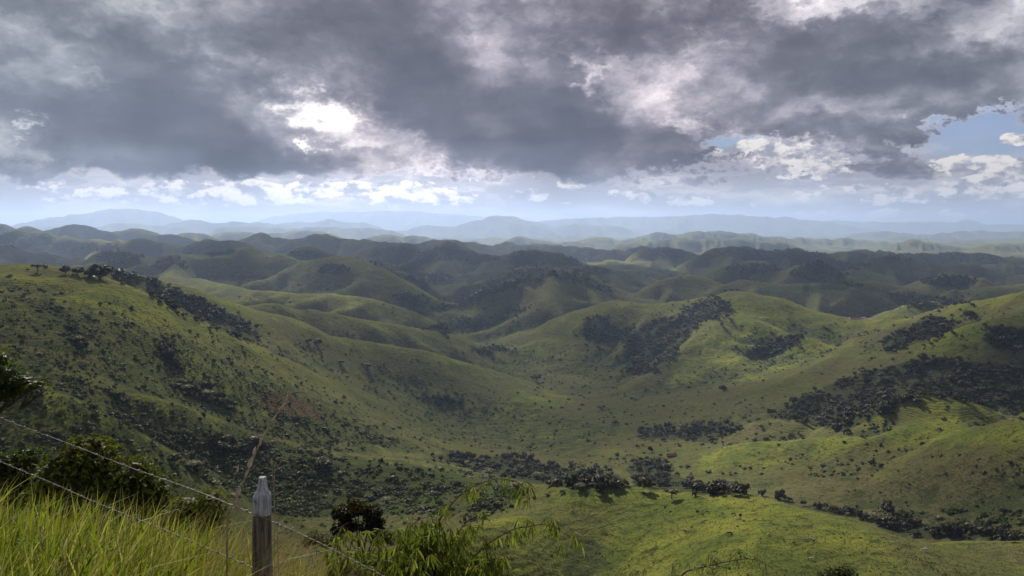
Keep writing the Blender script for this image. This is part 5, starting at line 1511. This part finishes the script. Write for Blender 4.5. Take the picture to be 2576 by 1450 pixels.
def plant_grass():
    R = np.random.default_rng(5); L = []; S = []
    N = 26000
    X = R.uniform(-9.0, 1.2, N); Y = R.uniform(2.6, 9.5, N)
    clump = fbm(X / .35, Y / .35, 2, 81); c2 = fbm(X / 1.1, Y / 1.1, 2, 82)
    for i in range(N):
        x, y = X[i], Y[i]; px = near_px(x, y)
        if px < -260 or px > 830: continue
        lush = 1 - sstep(430, 640, px + 70 * c2[i])
        if R.uniform() > lush * .95 + .10: continue
        if clump[i] < -.22 and R.uniform() < .7: continue
        h = (.62 + .40 * R.uniform() + .25 * clump[i]) * (1.0 if px < 300 else 1.0 - .10 * (px - 300) / 300)
        if y > 7.6: h *= .8
        L.append((x, y, ground(x, y) - .03, h, R.uniform(.007, .025), R.normal(.15, 1.5), abs(R.normal(.24, .32)) + .04, np.clip(.52 + .6 * clump[i] + R.normal(0, .24) + (.5 if R.uniform() < .09 else 0), 0, 1)))
    # a few very broad upright leaves
    for px, py, D, h, w in ((440, 1290, 5.3, 1.25, .036), (450, 1330, 5.25, 1.1, .030), (487, 1318, 5.2, 1.18, .030), (470, 1330, 5.3, 1.1, .034), (500, 1345, 5.3, 1.0, .028), (205, 1280, 4.8, 1.2, .026),
                            (178, 1270, 4.9, 1.2, .022), (120, 1265, 5.2, 1.15, .026), (232, 1300, 4.6, 1.0, .03), (330, 1315, 4.8, 1.0, .025), (60, 1240, 5.3, 1.1, .03), (20, 1225, 5.2, 1.2, .026)):
        q = at(px, 1450, D)
        top = at(px, py, D)[2]; g = ground(q[0], q[1])
        L.append((q[0], q[1], g, max(top - g, .5) * 1.05, w, R.uniform(-.4, .9), .12, .62))
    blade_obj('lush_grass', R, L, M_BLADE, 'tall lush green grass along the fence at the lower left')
    # dry thin stems leaning to the right
    N = 9500
    X = R.uniform(-5.2, 1.0, N); Y = R.uniform(3.6, 8.5, N)
    cl = fbm(X / .5, Y / .5, 2, 85)
    for i in range(N):
        x, y = X[i], Y[i]; px = near_px(x, y)
        w = sstep(150, 560, px) * (1 - sstep(800, 960, px)) + .10 * (px < 300)
        if R.uniform() > w or cl[i] < -.2: continue
        h = R.uniform(.7, 1.12) * (1 - .25 * sstep(640, 900, px))
        S.append((x, y, ground(x, y) - .03, h, R.uniform(.004, .008), R.normal(.1, .5), R.uniform(.15, .75), np.clip(.45 + .4 * cl[i] + R.normal(0, .28), 0, 1)))
    blade_obj('dry_grass', R, S, M_STRAW, 'thin straw-coloured grass stems leaning around the fence post')
plant_grass()

# ------------------------------------------------------------------ tall dry stalks
M_STALK = mat_plain('dry_stalk', (.52, .42, .28), var=(.34, .22, .17), scale=25)
M_HUSK = mat_plain('seed_husk', (.70, .58, .46), var=(.55, .40, .36), scale=30)
def stalk(path, D, r0, r1, label, husks=()):
    W = [at(x, y, D + d) for (x, y, d) in path]
    b = W[0].copy(); gz = ground(b[0], b[1] + .05)
    root = empty('dry_stalk', (b[0], b[1], gz))
    o0 = np.array(root.location)
    P = spline([tuple(np.array([b[0] - .02, b[1], gz]))] + [tuple(w) for w in W], 6)
    G = Geo(); G.tube(P - o0, np.linspace(r0, r1, len(P)), 6)
    R = np.random.default_rng(int(path[0][0]))
    G.mesh('stem', M_STALK, root, smooth=True)
    for (x, y, L, w, ang) in husks:
        G = Geo()
        c = at(x, y, D) - o0; m = D / F
        u = np.array([math.sin(math.radians(ang)), R.uniform(-.2, .2), math.cos(math.radians(ang))])
        h = L * m / 2
        G.tube([c - u * h, c - u * h * .4, c + u * h * .2, c + u * h], [.001, w * m * .68, w * m * .58, .0006], 6)
        G.mesh('seed_husk', M_HUSK, root, smooth=True)
    tag(root, label, 'dry stalk')
stalk([(572, 1330, 0), (587, 1265, 0), (625, 1185, 0), (657, 1108, .02), (695, 1045, .03), (737, 990, .05), (775, 987, .08)], 5.55, .009, .0016, 'tall dry grass stalk with pale seed husks left of the fence post',
      [(600, 1237, 34, 9, 22), (594, 1262, 30, 6, 15), (630, 1163, 36, 10, 18), (622, 1188, 30, 5, 30), (640, 1135, 26, 6, 12), (655, 1112, 26, 5, 8), (668, 1090, 30, 4, 30), (690, 1052, 30, 4, 34), (712, 1022, 32, 4, 38), (722, 1002, 22, 4, 10), (610, 1215, 22, 4, 40), (585, 1280, 26, 5, -10)])
stalk([(700, 1400, 0), (688, 1230, 0), (685, 1170, 0), (688, 1137, 0)], 5.3, .0028, .0009, 'thin upright stem just behind the fence post', [(684, 1165, 26, 3, 0)])
stalk([(690, 1210, 0), (700, 1172, 0), (720, 1150, 0), (745, 1128, .02)], 5.32, .0024, .0008, 'thin side-leaning twig above the fence post')
stalk([(560, 1360, 0), (575, 1250, 0), (592, 1195, 0), (600, 1170, 0)], 5.8, .003, .001, 'short dry stem left of the tall dry stalk', [(598, 1180, 24, 4, 10)])

# ------------------------------------------------------------------ shrubs and trees just below the fence
M_BUSH = mat_leaf('dark_bush_leaves', [(0, (.03, .04, .012)), (.45, (.10, .13, .024)), (1, (.27, .28, .05))], trans=.25, tipmix=(.20, .21, .035))
M_PINN = mat_leaf('drooping_leaves', [(0, (.10, .125, .028)), (.5, (.26, .30, .065)), (.85, (.42, .43, .13)), (1, (.40, .34, .15))], trans=.35)
M_TWIG = mat_bark('twig', (.10, .07, .05), (.26, .20, .15), 40)
def leaf(G, R, p, d, L, w, tint, tip=0.0, droop=.3):
    d = np.array(d, float); d /= np.linalg.norm(d)
    s_ = np.cross(d, [0, 0, 1.0]);
    if np.linalg.norm(s_) < .1: s_ = np.array([1.0, 0, 0])
    s_ /= np.linalg.norm(s_)
    a = R.uniform(-.9, .9); up = np.cross(s_, d); s_ = s_ * math.cos(a) + up * math.sin(a)
    m = p + d * L * .45; e = p + d * L + np.array([0, 0, -droop * L])
    G.add([p, m - s_ * w, e, m + s_ * w], [(0, 1, 2, 3)], tint=tint, tip=tip)
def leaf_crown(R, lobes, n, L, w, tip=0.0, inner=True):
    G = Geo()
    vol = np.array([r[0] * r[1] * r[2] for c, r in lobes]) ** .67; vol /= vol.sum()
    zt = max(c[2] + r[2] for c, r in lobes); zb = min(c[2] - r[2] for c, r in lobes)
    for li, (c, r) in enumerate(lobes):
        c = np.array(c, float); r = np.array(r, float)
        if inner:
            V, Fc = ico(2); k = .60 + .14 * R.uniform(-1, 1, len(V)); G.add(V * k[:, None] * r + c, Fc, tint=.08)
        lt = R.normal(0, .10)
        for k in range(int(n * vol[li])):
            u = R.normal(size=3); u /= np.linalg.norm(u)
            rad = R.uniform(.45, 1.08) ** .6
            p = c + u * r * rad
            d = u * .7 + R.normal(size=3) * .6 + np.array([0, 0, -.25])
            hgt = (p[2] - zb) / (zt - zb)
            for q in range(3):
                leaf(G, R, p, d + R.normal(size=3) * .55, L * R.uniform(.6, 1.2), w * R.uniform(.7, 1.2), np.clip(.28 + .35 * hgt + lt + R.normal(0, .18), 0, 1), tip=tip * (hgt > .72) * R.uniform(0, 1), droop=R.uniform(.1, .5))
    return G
def plant(name, base, lobes, n, L, w, label, cat, tip=0.0, seed=1, mat=None, limb=.05, extra=None):
    """base: world point; lobes relative to it"""
    R = np.random.default_rng(seed)
    root = empty(name, base)
    leaf_crown(R, lobes, n, L, w, tip).mesh('crown', mat or M_BUSH, root)
    T = Geo()
    zc = np.mean([c[2] for c, r in lobes]); 
    T.tube([(0, 0, -.3), (.03, 0, zc * .25), (0.0, .05, zc * .55)], [limb * 1.5, limb * 1.2, limb], 7)
    for c, r in lobes:
        c = np.array(c); j = R.normal(0, .08, 3) * r
        T.tube([(0, .03, zc * .45), tuple(c * [.5, .5, .75] + j * .4), tuple(c + j)], [limb * .9, limb * .55, limb * .15], 6)
        for k in range(3):
            e = c + R.normal(size=3) * np.array(r) * .6
            T.tube([tuple(c * .9), tuple(e)], [limb * .3, limb * .06], 4)
    if extra: extra(T, R)
    T.mesh('trunk', M_BARK, root, smooth=True)
    tag(root, label, cat)
    return root
def rel(px, py, D, base): return tuple(at(px, py, D) - np.array(base))
def gbase(px, D, dz=0.0):
    p = at(px, 1300, D); return (p[0], p[1], ground(p[0], p[1]) + dz)

b = gbase(270, 13)
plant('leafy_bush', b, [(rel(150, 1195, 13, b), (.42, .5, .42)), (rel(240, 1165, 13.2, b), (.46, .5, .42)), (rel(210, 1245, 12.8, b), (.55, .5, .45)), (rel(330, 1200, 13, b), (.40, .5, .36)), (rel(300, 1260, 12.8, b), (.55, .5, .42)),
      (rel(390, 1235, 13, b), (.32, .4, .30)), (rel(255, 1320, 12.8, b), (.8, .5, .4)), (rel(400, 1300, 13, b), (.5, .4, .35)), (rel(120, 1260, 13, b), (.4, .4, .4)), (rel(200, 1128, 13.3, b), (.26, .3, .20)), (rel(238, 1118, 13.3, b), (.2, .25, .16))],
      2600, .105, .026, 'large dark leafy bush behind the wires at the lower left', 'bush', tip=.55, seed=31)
b = gbase(490, 11)
plant('leafy_bush', b, [(rel(470, 1275, 11, b), (.28, .35, .16)), (rel(530, 1262, 11, b), (.24, .3, .16)), (rel(505, 1310, 11, b), (.40, .35, .24)), (rel(440, 1310, 11, b), (.25, .3, .2))],
      700, .085, .018, 'low yellowish bush left of the fence post', 'bush', tip=.9, seed=32)
b = gbase(20, 15)
plant('leafy_bush', b, [(rel(20, 1170, 15, b), (.35, .4, .30)), (rel(65, 1160, 15, b), (.30, .4, .34)), (rel(-40, 1190, 15, b), (.5, .4, .45)), (rel(40, 1230, 15, b), (.6, .5, .4))],
      700, .09, .020, 'small loose bush at the left edge behind the wires', 'bush', tip=.3, seed=33)
# tree whose branch reaches in from the left
b = gbase(-330, 19)
def branch(T, R):
    T.tube([(0, 0, 4.2)] + [rel(x, y, 19, b) for x, y in ((-180, 1035), (-90, 1030), (-20, 1013), (45, 993), (85, 972), (115, 965))], [.11, .085, .065, .05, .035, .02, .008], 7)
    T.tube([rel(-20, 1013, 19, b), rel(-5, 1022, 19, b), rel(20, 1033, 19, b), rel(50, 1018, 19, b)], [.03, .015, .01, .004], 5)
plant('leafy_tree', b, [(rel(-30, 905, 19, b), (.60, .7, .36)), (rel(10, 950, 19, b), (.42, .6, .34)), (rel(50, 960, 19, b), (.40, .5, .20)), (rel(92, 968, 19, b), (.26, .4, .16)), (rel(-40, 975, 19, b), (.7, .6, .38)), (rel(15, 985, 19, b), (.45, .5, .2)),
      (rel(-150, 860, 19.5, b), (1.2, 1.2, .9)), (rel(-300, 800, 19.5, b), (1.5, 1.4, 1.0)), (rel(-450, 880, 19, b), (1.4, 1.3, .9)), (rel(-250, 950, 19.5, b), (1.2, 1.2, .7))],
      3000, .11, .030, 'dark broadleaf tree reaching in from the left edge', 'tree', tip=.15, seed=34, limb=.11, extra=branch)
# small dark tree right of the post
b = gbase(905, 42)
plant('dark_tree', b, [(rel(862, 1290, 42, b), (.55, .6, .42)), (rel(900, 1275, 42, b), (.50, .6, .34)), (rel(935, 1292, 42, b), (.52, .6, .42)), (rel(955, 1318, 42, b), (.30, .5, .30)), (rel(880, 1322, 42, b), (.55, .5, .34)), (rel(848, 1330, 42, b), (.30, .4, .25)), (rel(925, 1325, 42, b), (.42, .5, .3)), (rel(888, 1262, 42, b), (.26, .3, .16))],
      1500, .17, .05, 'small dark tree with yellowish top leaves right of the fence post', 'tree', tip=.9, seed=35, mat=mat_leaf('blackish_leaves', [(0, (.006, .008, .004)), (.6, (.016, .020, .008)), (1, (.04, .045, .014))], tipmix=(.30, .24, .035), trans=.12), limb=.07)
b = gbase(800, 40)
plant('dark_bush', b, [(rel(790, 1352, 40, b), (.45, .5, .28)), (rel(825, 1362, 40, b), (.45, .5, .22)), (rel(770, 1362, 40, b), (.25, .4, .18))], 350, .15, .045, 'low dark bush to the left of the small dark tree', 'bush', seed=36, limb=.04)
b = gbase(960, 41)
plant('dark_bush', b, [(rel(950, 1352, 41, b), (.40, .5, .30)), (rel(978, 1350, 41, b), (.36, .5, .30))], 300, .15, .045, 'low dark bush to the right of the small dark tree', 'bush', seed=37, limb=.04)

# ------------------------------------------------------------------ arching stems with hanging leaf sprays
def spray(G, R, p, n, L, w, tint, dirx=0.0, lift=.35):
    """a short stalk end from which narrow leaves hang down like fingers"""
    for k in range(n):
        a = R.uniform(0, 6.283)
        d = np.array([math.cos(a) * .40 + dirx, math.sin(a) * .40, -R.uniform(.30, 1.3) + lift * (R.uniform() < .25)])
        d /= np.linalg.norm(d)
        LL = L * R.uniform(.65, 1.15)
        s_ = np.cross(d, R.normal(size=3)); s_ /= np.linalg.norm(s_)
        q0 = p; q1 = p + d * LL * .35; q2 = p + d * LL * .7 + np.array([0, 0, -.10 * LL]); q3 = p + d * LL + np.array([0, 0, -.28 * LL])
        t = np.clip(tint + R.normal(0, .18), 0, 1)
        G.add([q0, q1 - s_ * w, q1 + s_ * w, q2 - s_ * w * .8, q2 + s_ * w * .8, q3], [(0, 1, 2, 2), (1, 3, 4, 2), (3, 5, 4, 4)], tint=t)
def arching(name, base, stems, label, seed, L=.125, w=.0072, mass=(), mat=None, per=.085, nl=6):
    R = np.random.default_rng(seed)
    root = empty(name, base); B = np.array(base)
    G = Geo()
    for path, D, r0, dens in stems:
        W = [at(x, y, D + (q[0] if q else 0)) for x, y, *q in path]
        P = spline([tuple(w_ - B) for w_ in W], 6)
        T = Geo(); T.tube(P, np.linspace(r0, r0 * .18, len(P)), 6)
        T.mesh('branch', M_TWIG, root, smooth=True)
        S = np.concatenate([[0], np.cumsum(np.linalg.norm(np.diff(P, axis=0), axis=1))])
        s_ = S[-1] * .10
        while s_ < S[-1]:
            p = np.array([np.interp(s_, S, P[:, k]) for k in range(3)])
            for j in range(1 + (R.uniform() < dens)):
                o = R.normal(size=3) * [.055, .06, .035] + [0, 0, .015]
                G.tube([tuple(p), tuple(p + o * .6 + [0, 0, .02]), tuple(p + o)], [.0035, .0025, .0015], 4, mi=1)
                spray(G, R, p + o, nl + int(R.integers(3)), L * R.uniform(.8, 1.15), w, R.uniform(.35, .8))
            s_ += per * R.uniform(.6, 1.2)
    for (x, y, D, rx, ry, n) in mass:
        for k in range(n):
            a = R.uniform(0, 6.283); q = R.uniform() ** .5
            c = at(x + rx * q * math.cos(a), y + ry * q * math.sin(a), D + R.normal(0, .25)) - B
            if R.uniform() < .5: G.tube([tuple(c + [R.normal() * .05, 0, -.25]), tuple(c + [0, 0, -.08]), tuple(c)], [.004, .003, .002], 4, mi=1)
            spray(G, R, c, nl + 1, L * R.uniform(.8, 1.2), w * 1.15, np.clip(R.normal(.42, .2), 0, 1), lift=.7)
    G.mesh('foliage', [mat or M_PINN, M_TWIG], root)
    tag(root, label, 'shrub')
b = gbase(1010, 7.0)
arching('drooping_shrub', b, [
    ([(1000, 1540), (1030, 1440), (1053, 1388), (1095, 1323), (1123, 1284), (1159, 1244), (1185, 1228), (1224, 1211), (1263, 1205), (1305, 1216), (1328, 1239), (1333, 1264)], 7.0, .011, .55),
    ([(1100, 1500), (1160, 1440), (1193, 1402), (1224, 1371), (1269, 1343), (1300, 1330), (1327, 1325), (1362, 1320), (1390, 1326), (1426, 1345), (1451, 1371)], 6.9, .010, .6),
    ([(990, 1500), (1010, 1400), (1025, 1340), (1050, 1310), (1085, 1300), (1110, 1312)], 7.1, .008, .8),
    ([(1080, 1480), (1120, 1400), (1160, 1330), (1190, 1310), (1215, 1330)], 7.0, .007, .7),
    ([(930, 1500), (925, 1420), (940, 1370), (965, 1350), (990, 1368)], 6.9, .007, .8),
    ([(870, 1500), (850, 1400), (846, 1350), (868, 1335), (895, 1350), (910, 1380)], 6.8, .007, .5),
    ([(1200, 1500), (1210, 1440), (1235, 1410), (1262, 1408), (1280, 1425)], 6.8, .006, .8)],
    'sprawling shrub with long arching stems and hanging narrow leaves at the bottom centre', 41,
    mass=[(1010, 1425, 7.0, 130, 50, 200), (920, 1425, 6.9, 95, 38, 90), (1140, 1425, 7.0, 110, 42, 150), (1230, 1430, 6.9, 60, 30, 60), (1060, 1360, 7.1, 60, 50, 70), (1110, 1360, 7.1, 70, 40, 60), (850, 1400, 6.8, 40, 35, 30), (1000, 1480, 6.8, 230, 45, 160)])
b = gbase(1720, 6.0)
arching('pale_sprig', b, [
    ([(1650, 1520), (1717, 1446), (1746, 1433), (1782, 1424), (1826, 1414), (1862, 1408), (1898, 1408), (1935, 1426)], 6.0, .009, .3),
    ([(1790, 1450), (1796, 1415), (1802, 1392)], 6.0, .003, .5), ([(1846, 1420), (1852, 1400), (1856, 1388)], 6.0, .003, .5), ([(1680, 1500), (1690, 1440), (1692, 1418)], 6.0, .004, .5), ([(1640, 1500), (1620, 1455), (1608, 1448)], 6.0, .004, .4)],
    'pale arching sprig with thin leaves at the bottom edge right of centre', 42, L=.075, w=.004, per=.05, nl=5,
    mat=mat_leaf('pale_sprig_leaves', [(0, (.12, .15, .05)), (.6, (.24, .27, .10)), (1, (.38, .38, .20))], trans=.35))
b = gbase(2110, 40)
plant('dark_bush', b, [(rel(2120, 1440, 40, b), (.7, .6, .30)), (rel(2080, 1450, 40, b), (.5, .5, .25))], 300, .15, .045, 'dark bush cut by the bottom edge at the right', 'bush', seed=38, limb=.04)

# ------------------------------------------------------------------ air
def build_haze():
    m = bpy.data.materials.new('haze_air'); m.use_nodes = True
    m.node_tree.nodes.clear()
    g = NT(m.node_tree)
    out = g.n('ShaderNodeOutputMaterial')
    v = g.n('ShaderNodeVolumePrincipled')
    v.inputs['Color'].default_value = (.37, .485, .735, 1)
    v.inputs['Density'].default_value = HAZE
    v.inputs['Anisotropy'].default_value = 0.40
    g.t.links.new(v.outputs[0], out.inputs['Volume'])
    S = 36500.0; z0 = float(GZ.min()) - 1.0; z1 = float(GZ.max()) + 12.0
    V = [(sx * S, sy * S, z) for z in (z0, z1) for sx, sy in ((-1, -1), (1, -1), (1, 1), (-1, 1))]
    Q = [(3, 2, 1, 0), (4, 5, 6, 7), (0, 1, 5, 4), (1, 2, 6, 5), (2, 3, 7, 6), (3, 0, 4, 7)]
    o = mesh_obj('haze', V, np.array(Q), m)
    tag(o, 'pale blue haze lying over the far hills', 'haze', kind='stuff')
HAZE = 7.0e-5
build_haze()

# ------------------------------------------------------------------ added cloud sheet, kept out of view, shaped to shade the land
def build_shade_cloud():
    m = bpy.data.materials.new('shade_cloud'); m.use_nodes = True
    m.node_tree.nodes.clear()
    g = NT(m.node_tree)
    out = g.n('ShaderNodeOutputMaterial')
    d = g.n('ShaderNodeBsdfDiffuse'); d.inputs[0].default_value = (.8, .8, .82, 1)
    t = g.n('ShaderNodeBsdfTranslucent'); t.inputs[0].default_value = (.62, .63, .68, 1)
    mx = g.n('ShaderNodeMixShader'); mx.inputs[0].default_value = 0.6
    g.t.links.new(d.outputs[0], mx.inputs[1]); g.t.links.new(t.outputs[0], mx.inputs[2]); tr = g.n('ShaderNodeBsdfTransparent')
    m2 = g.n('ShaderNodeMixShader'); g.put(m2.inputs[0], attr(g, 'thin'))
    g.t.links.new(mx.outputs[0], m2.inputs[1]); g.t.links.new(tr.outputs[0], m2.inputs[2]); g.t.links.new(m2.outputs[0], out.inputs[0])
    H = 4300.0
    off = H / math.tan(SUN_EL)
    ox, oy = off * math.sin(SUN_AZ), off * math.cos(SUN_AZ)
    xs = np.arange(-12500, 8500, 52.0); ys = np.arange(4200, 16000, 52.0)
    X, Y = np.meshgrid(xs, ys)
    gx, gy = X - ox, Y - oy                  # where on the land its shadow falls
    r = np.hypot(gx, gy)
    n = fbm(X / 1500, Y / 1500, 5, 41); n2 = fbm(X / 500, Y / 500, 4, 43)
    T = 420 - 420 * sstep(4700, 7600, gy + 1100 * n) + 330 * n + 120 * n2
    # gaps: (x, y, radius) of the sunny spots on the land
    for (cx, cy, rad, k) in DECK_GAPS:
        q = np.hypot(gx - cx, gy - cy) / rad + 0.35 * n2
        T = np.minimum(T, (sstep(0.75, 1.5, q) * 2 - k) * 500)
    e = np.hypot((X + 2000) / 10500, (Y - 9900) / 6200)
    T = np.minimum(T, (1 - e) * 4000)
    el = np.degrees(np.arctan2(H, np.hypot(X, Y)))
    topel = np.interp(np.abs(np.degrees(np.arctan2(X, Y))), [0, 10, 20, 30, 36, 60], [16.4, 16.2, 15.7, 14.9, 14.2, 12.0])
    T = np.where(el < topel, -1, T)
    ok = T > 0
    cell = ok[:-1, :-1] & ok[1:, :-1] & ok[:-1, 1:] & ok[1:, 1:]
    idx = np.arange(X.size).reshape(X.shape)
    bot = np.stack([X, Y, H - 30 * n2 - 0.06 * np.maximum(T, 0)], -1).reshape(-1, 3)
    top = np.stack([X, Y, H + 25 + np.maximum(T, 0) * (1 + .6 * n2)], -1).reshape(-1, 3)
    N = len(bot)
    j, i = np.where(cell)
    Qb = np.stack([idx[j, i], idx[j + 1, i], idx[j + 1, i + 1], idx[j, i + 1]], -1)
    Qt = (Qb + N)[:, ::-1]
    sides = []
    J, I = cell.shape
    for (dj, di, c1, c2) in ((-1, 0, (0, 0), (0, 1)), (1, 0, (1, 1), (1, 0)), (0, -1, (1, 0), (0, 0)), (0, 1, (0, 1), (1, 1))):
        nj, ni = j + dj, i + di
        openn = (nj < 0) | (nj >= J) | (ni < 0) | (ni >= I)
        o2 = ~cell[np.clip(nj, 0, J - 1), np.clip(ni, 0, I - 1)] | openn
        a = idx[j[o2] + c1[0], i[o2] + c1[1]]; b = idx[j[o2] + c2[0], i[o2] + c2[1]]
        sides.append(np.stack([a, b, b + N, a + N], -1))
    Q = np.vstack([Qb, Qt] + sides)
    used, inv = np.unique(Q, return_inverse=True)
    V = np.vstack([bot, top])[used]
    o = mesh_obj('shade_clouds', V, inv.reshape(Q.shape), m, smooth=True)
    thin = 0.76 - 0.36 * sstep(2400, 3600, gy + 350 * n2)  # transparency set to pass less sun to the farther hills
    thin = np.concatenate([thin.ravel(), thin.ravel()])[used]
    at_ = o.data.attributes.new('thin', 'FLOAT', 'POINT'); at_.data.foreach_set('value', thin.astype(np.float32))
    tag(o, 'added out-of-view cloud sheet that shades the near hills', 'shade_clouds', kind='stuff')
def _gap(px, py, D, rad, k=1.0):
    p = at(px, py, D); s_ = -p[2] / math.tan(SUN_EL)
    return (p[0] + s_ * math.sin(SUN_AZ), p[1] + s_ * math.cos(SUN_AZ), rad, k)
DECK_GAPS = [(0, 3, 90, 1.0), _gap(1560, 1260, 430, 120), _gap(1900, 1290, 400, 80), _gap(2250, 1080, 760, 90), _gap(2480, 1080, 680, 70), _gap(1960, 850, 1450, 130), _gap(2480, 850, 1200, 110),
             _gap(120, 1000, 430, 60), _gap(60, 720, 850, 110), _gap(330, 780, 800, 60), _gap(620, 960, 800, 60), _gap(1380, 870, 1800, 110), _gap(1380, 1010, 1400, 90),
             _gap(1120, 690, 3600, 260), _gap(1500, 770, 2100, 120), _gap(600, 690, 2450, 220), _gap(900, 740, 1900, 120), _gap(2250, 665, 3500, 260), _gap(2450, 690, 3300, 200), _gap(1350, 640, 5200, 500), _gap(300, 600, 5400, 500), _gap(1800, 650, 4300, 200),
             _gap(1126, 660, 3900, 170), _gap(1330, 660, 3850, 150), _gap(460, 655, 2650, 150), _gap(870, 680, 2450, 120), _gap(1900, 690, 3000, 150), _gap(2050, 695, 2850, 130),
             _gap(2240, 690, 3400, 200), _gap(1650, 650, 4800, 240), _gap(700, 640, 3900, 170), _gap(200, 620, 4700, 220), _gap(1400, 720, 2350, 130), _gap(1740, 715, 2500, 110), _gap(2180, 730, 2400, 130), _gap(720, 760, 1900, 110), _gap(1000, 920, 1350, 80), _gap(1750, 880, 1500, 90), _gap(420, 860, 760, 45), _gap(1000, 1180, 590, 40)]
build_shade_cloud()
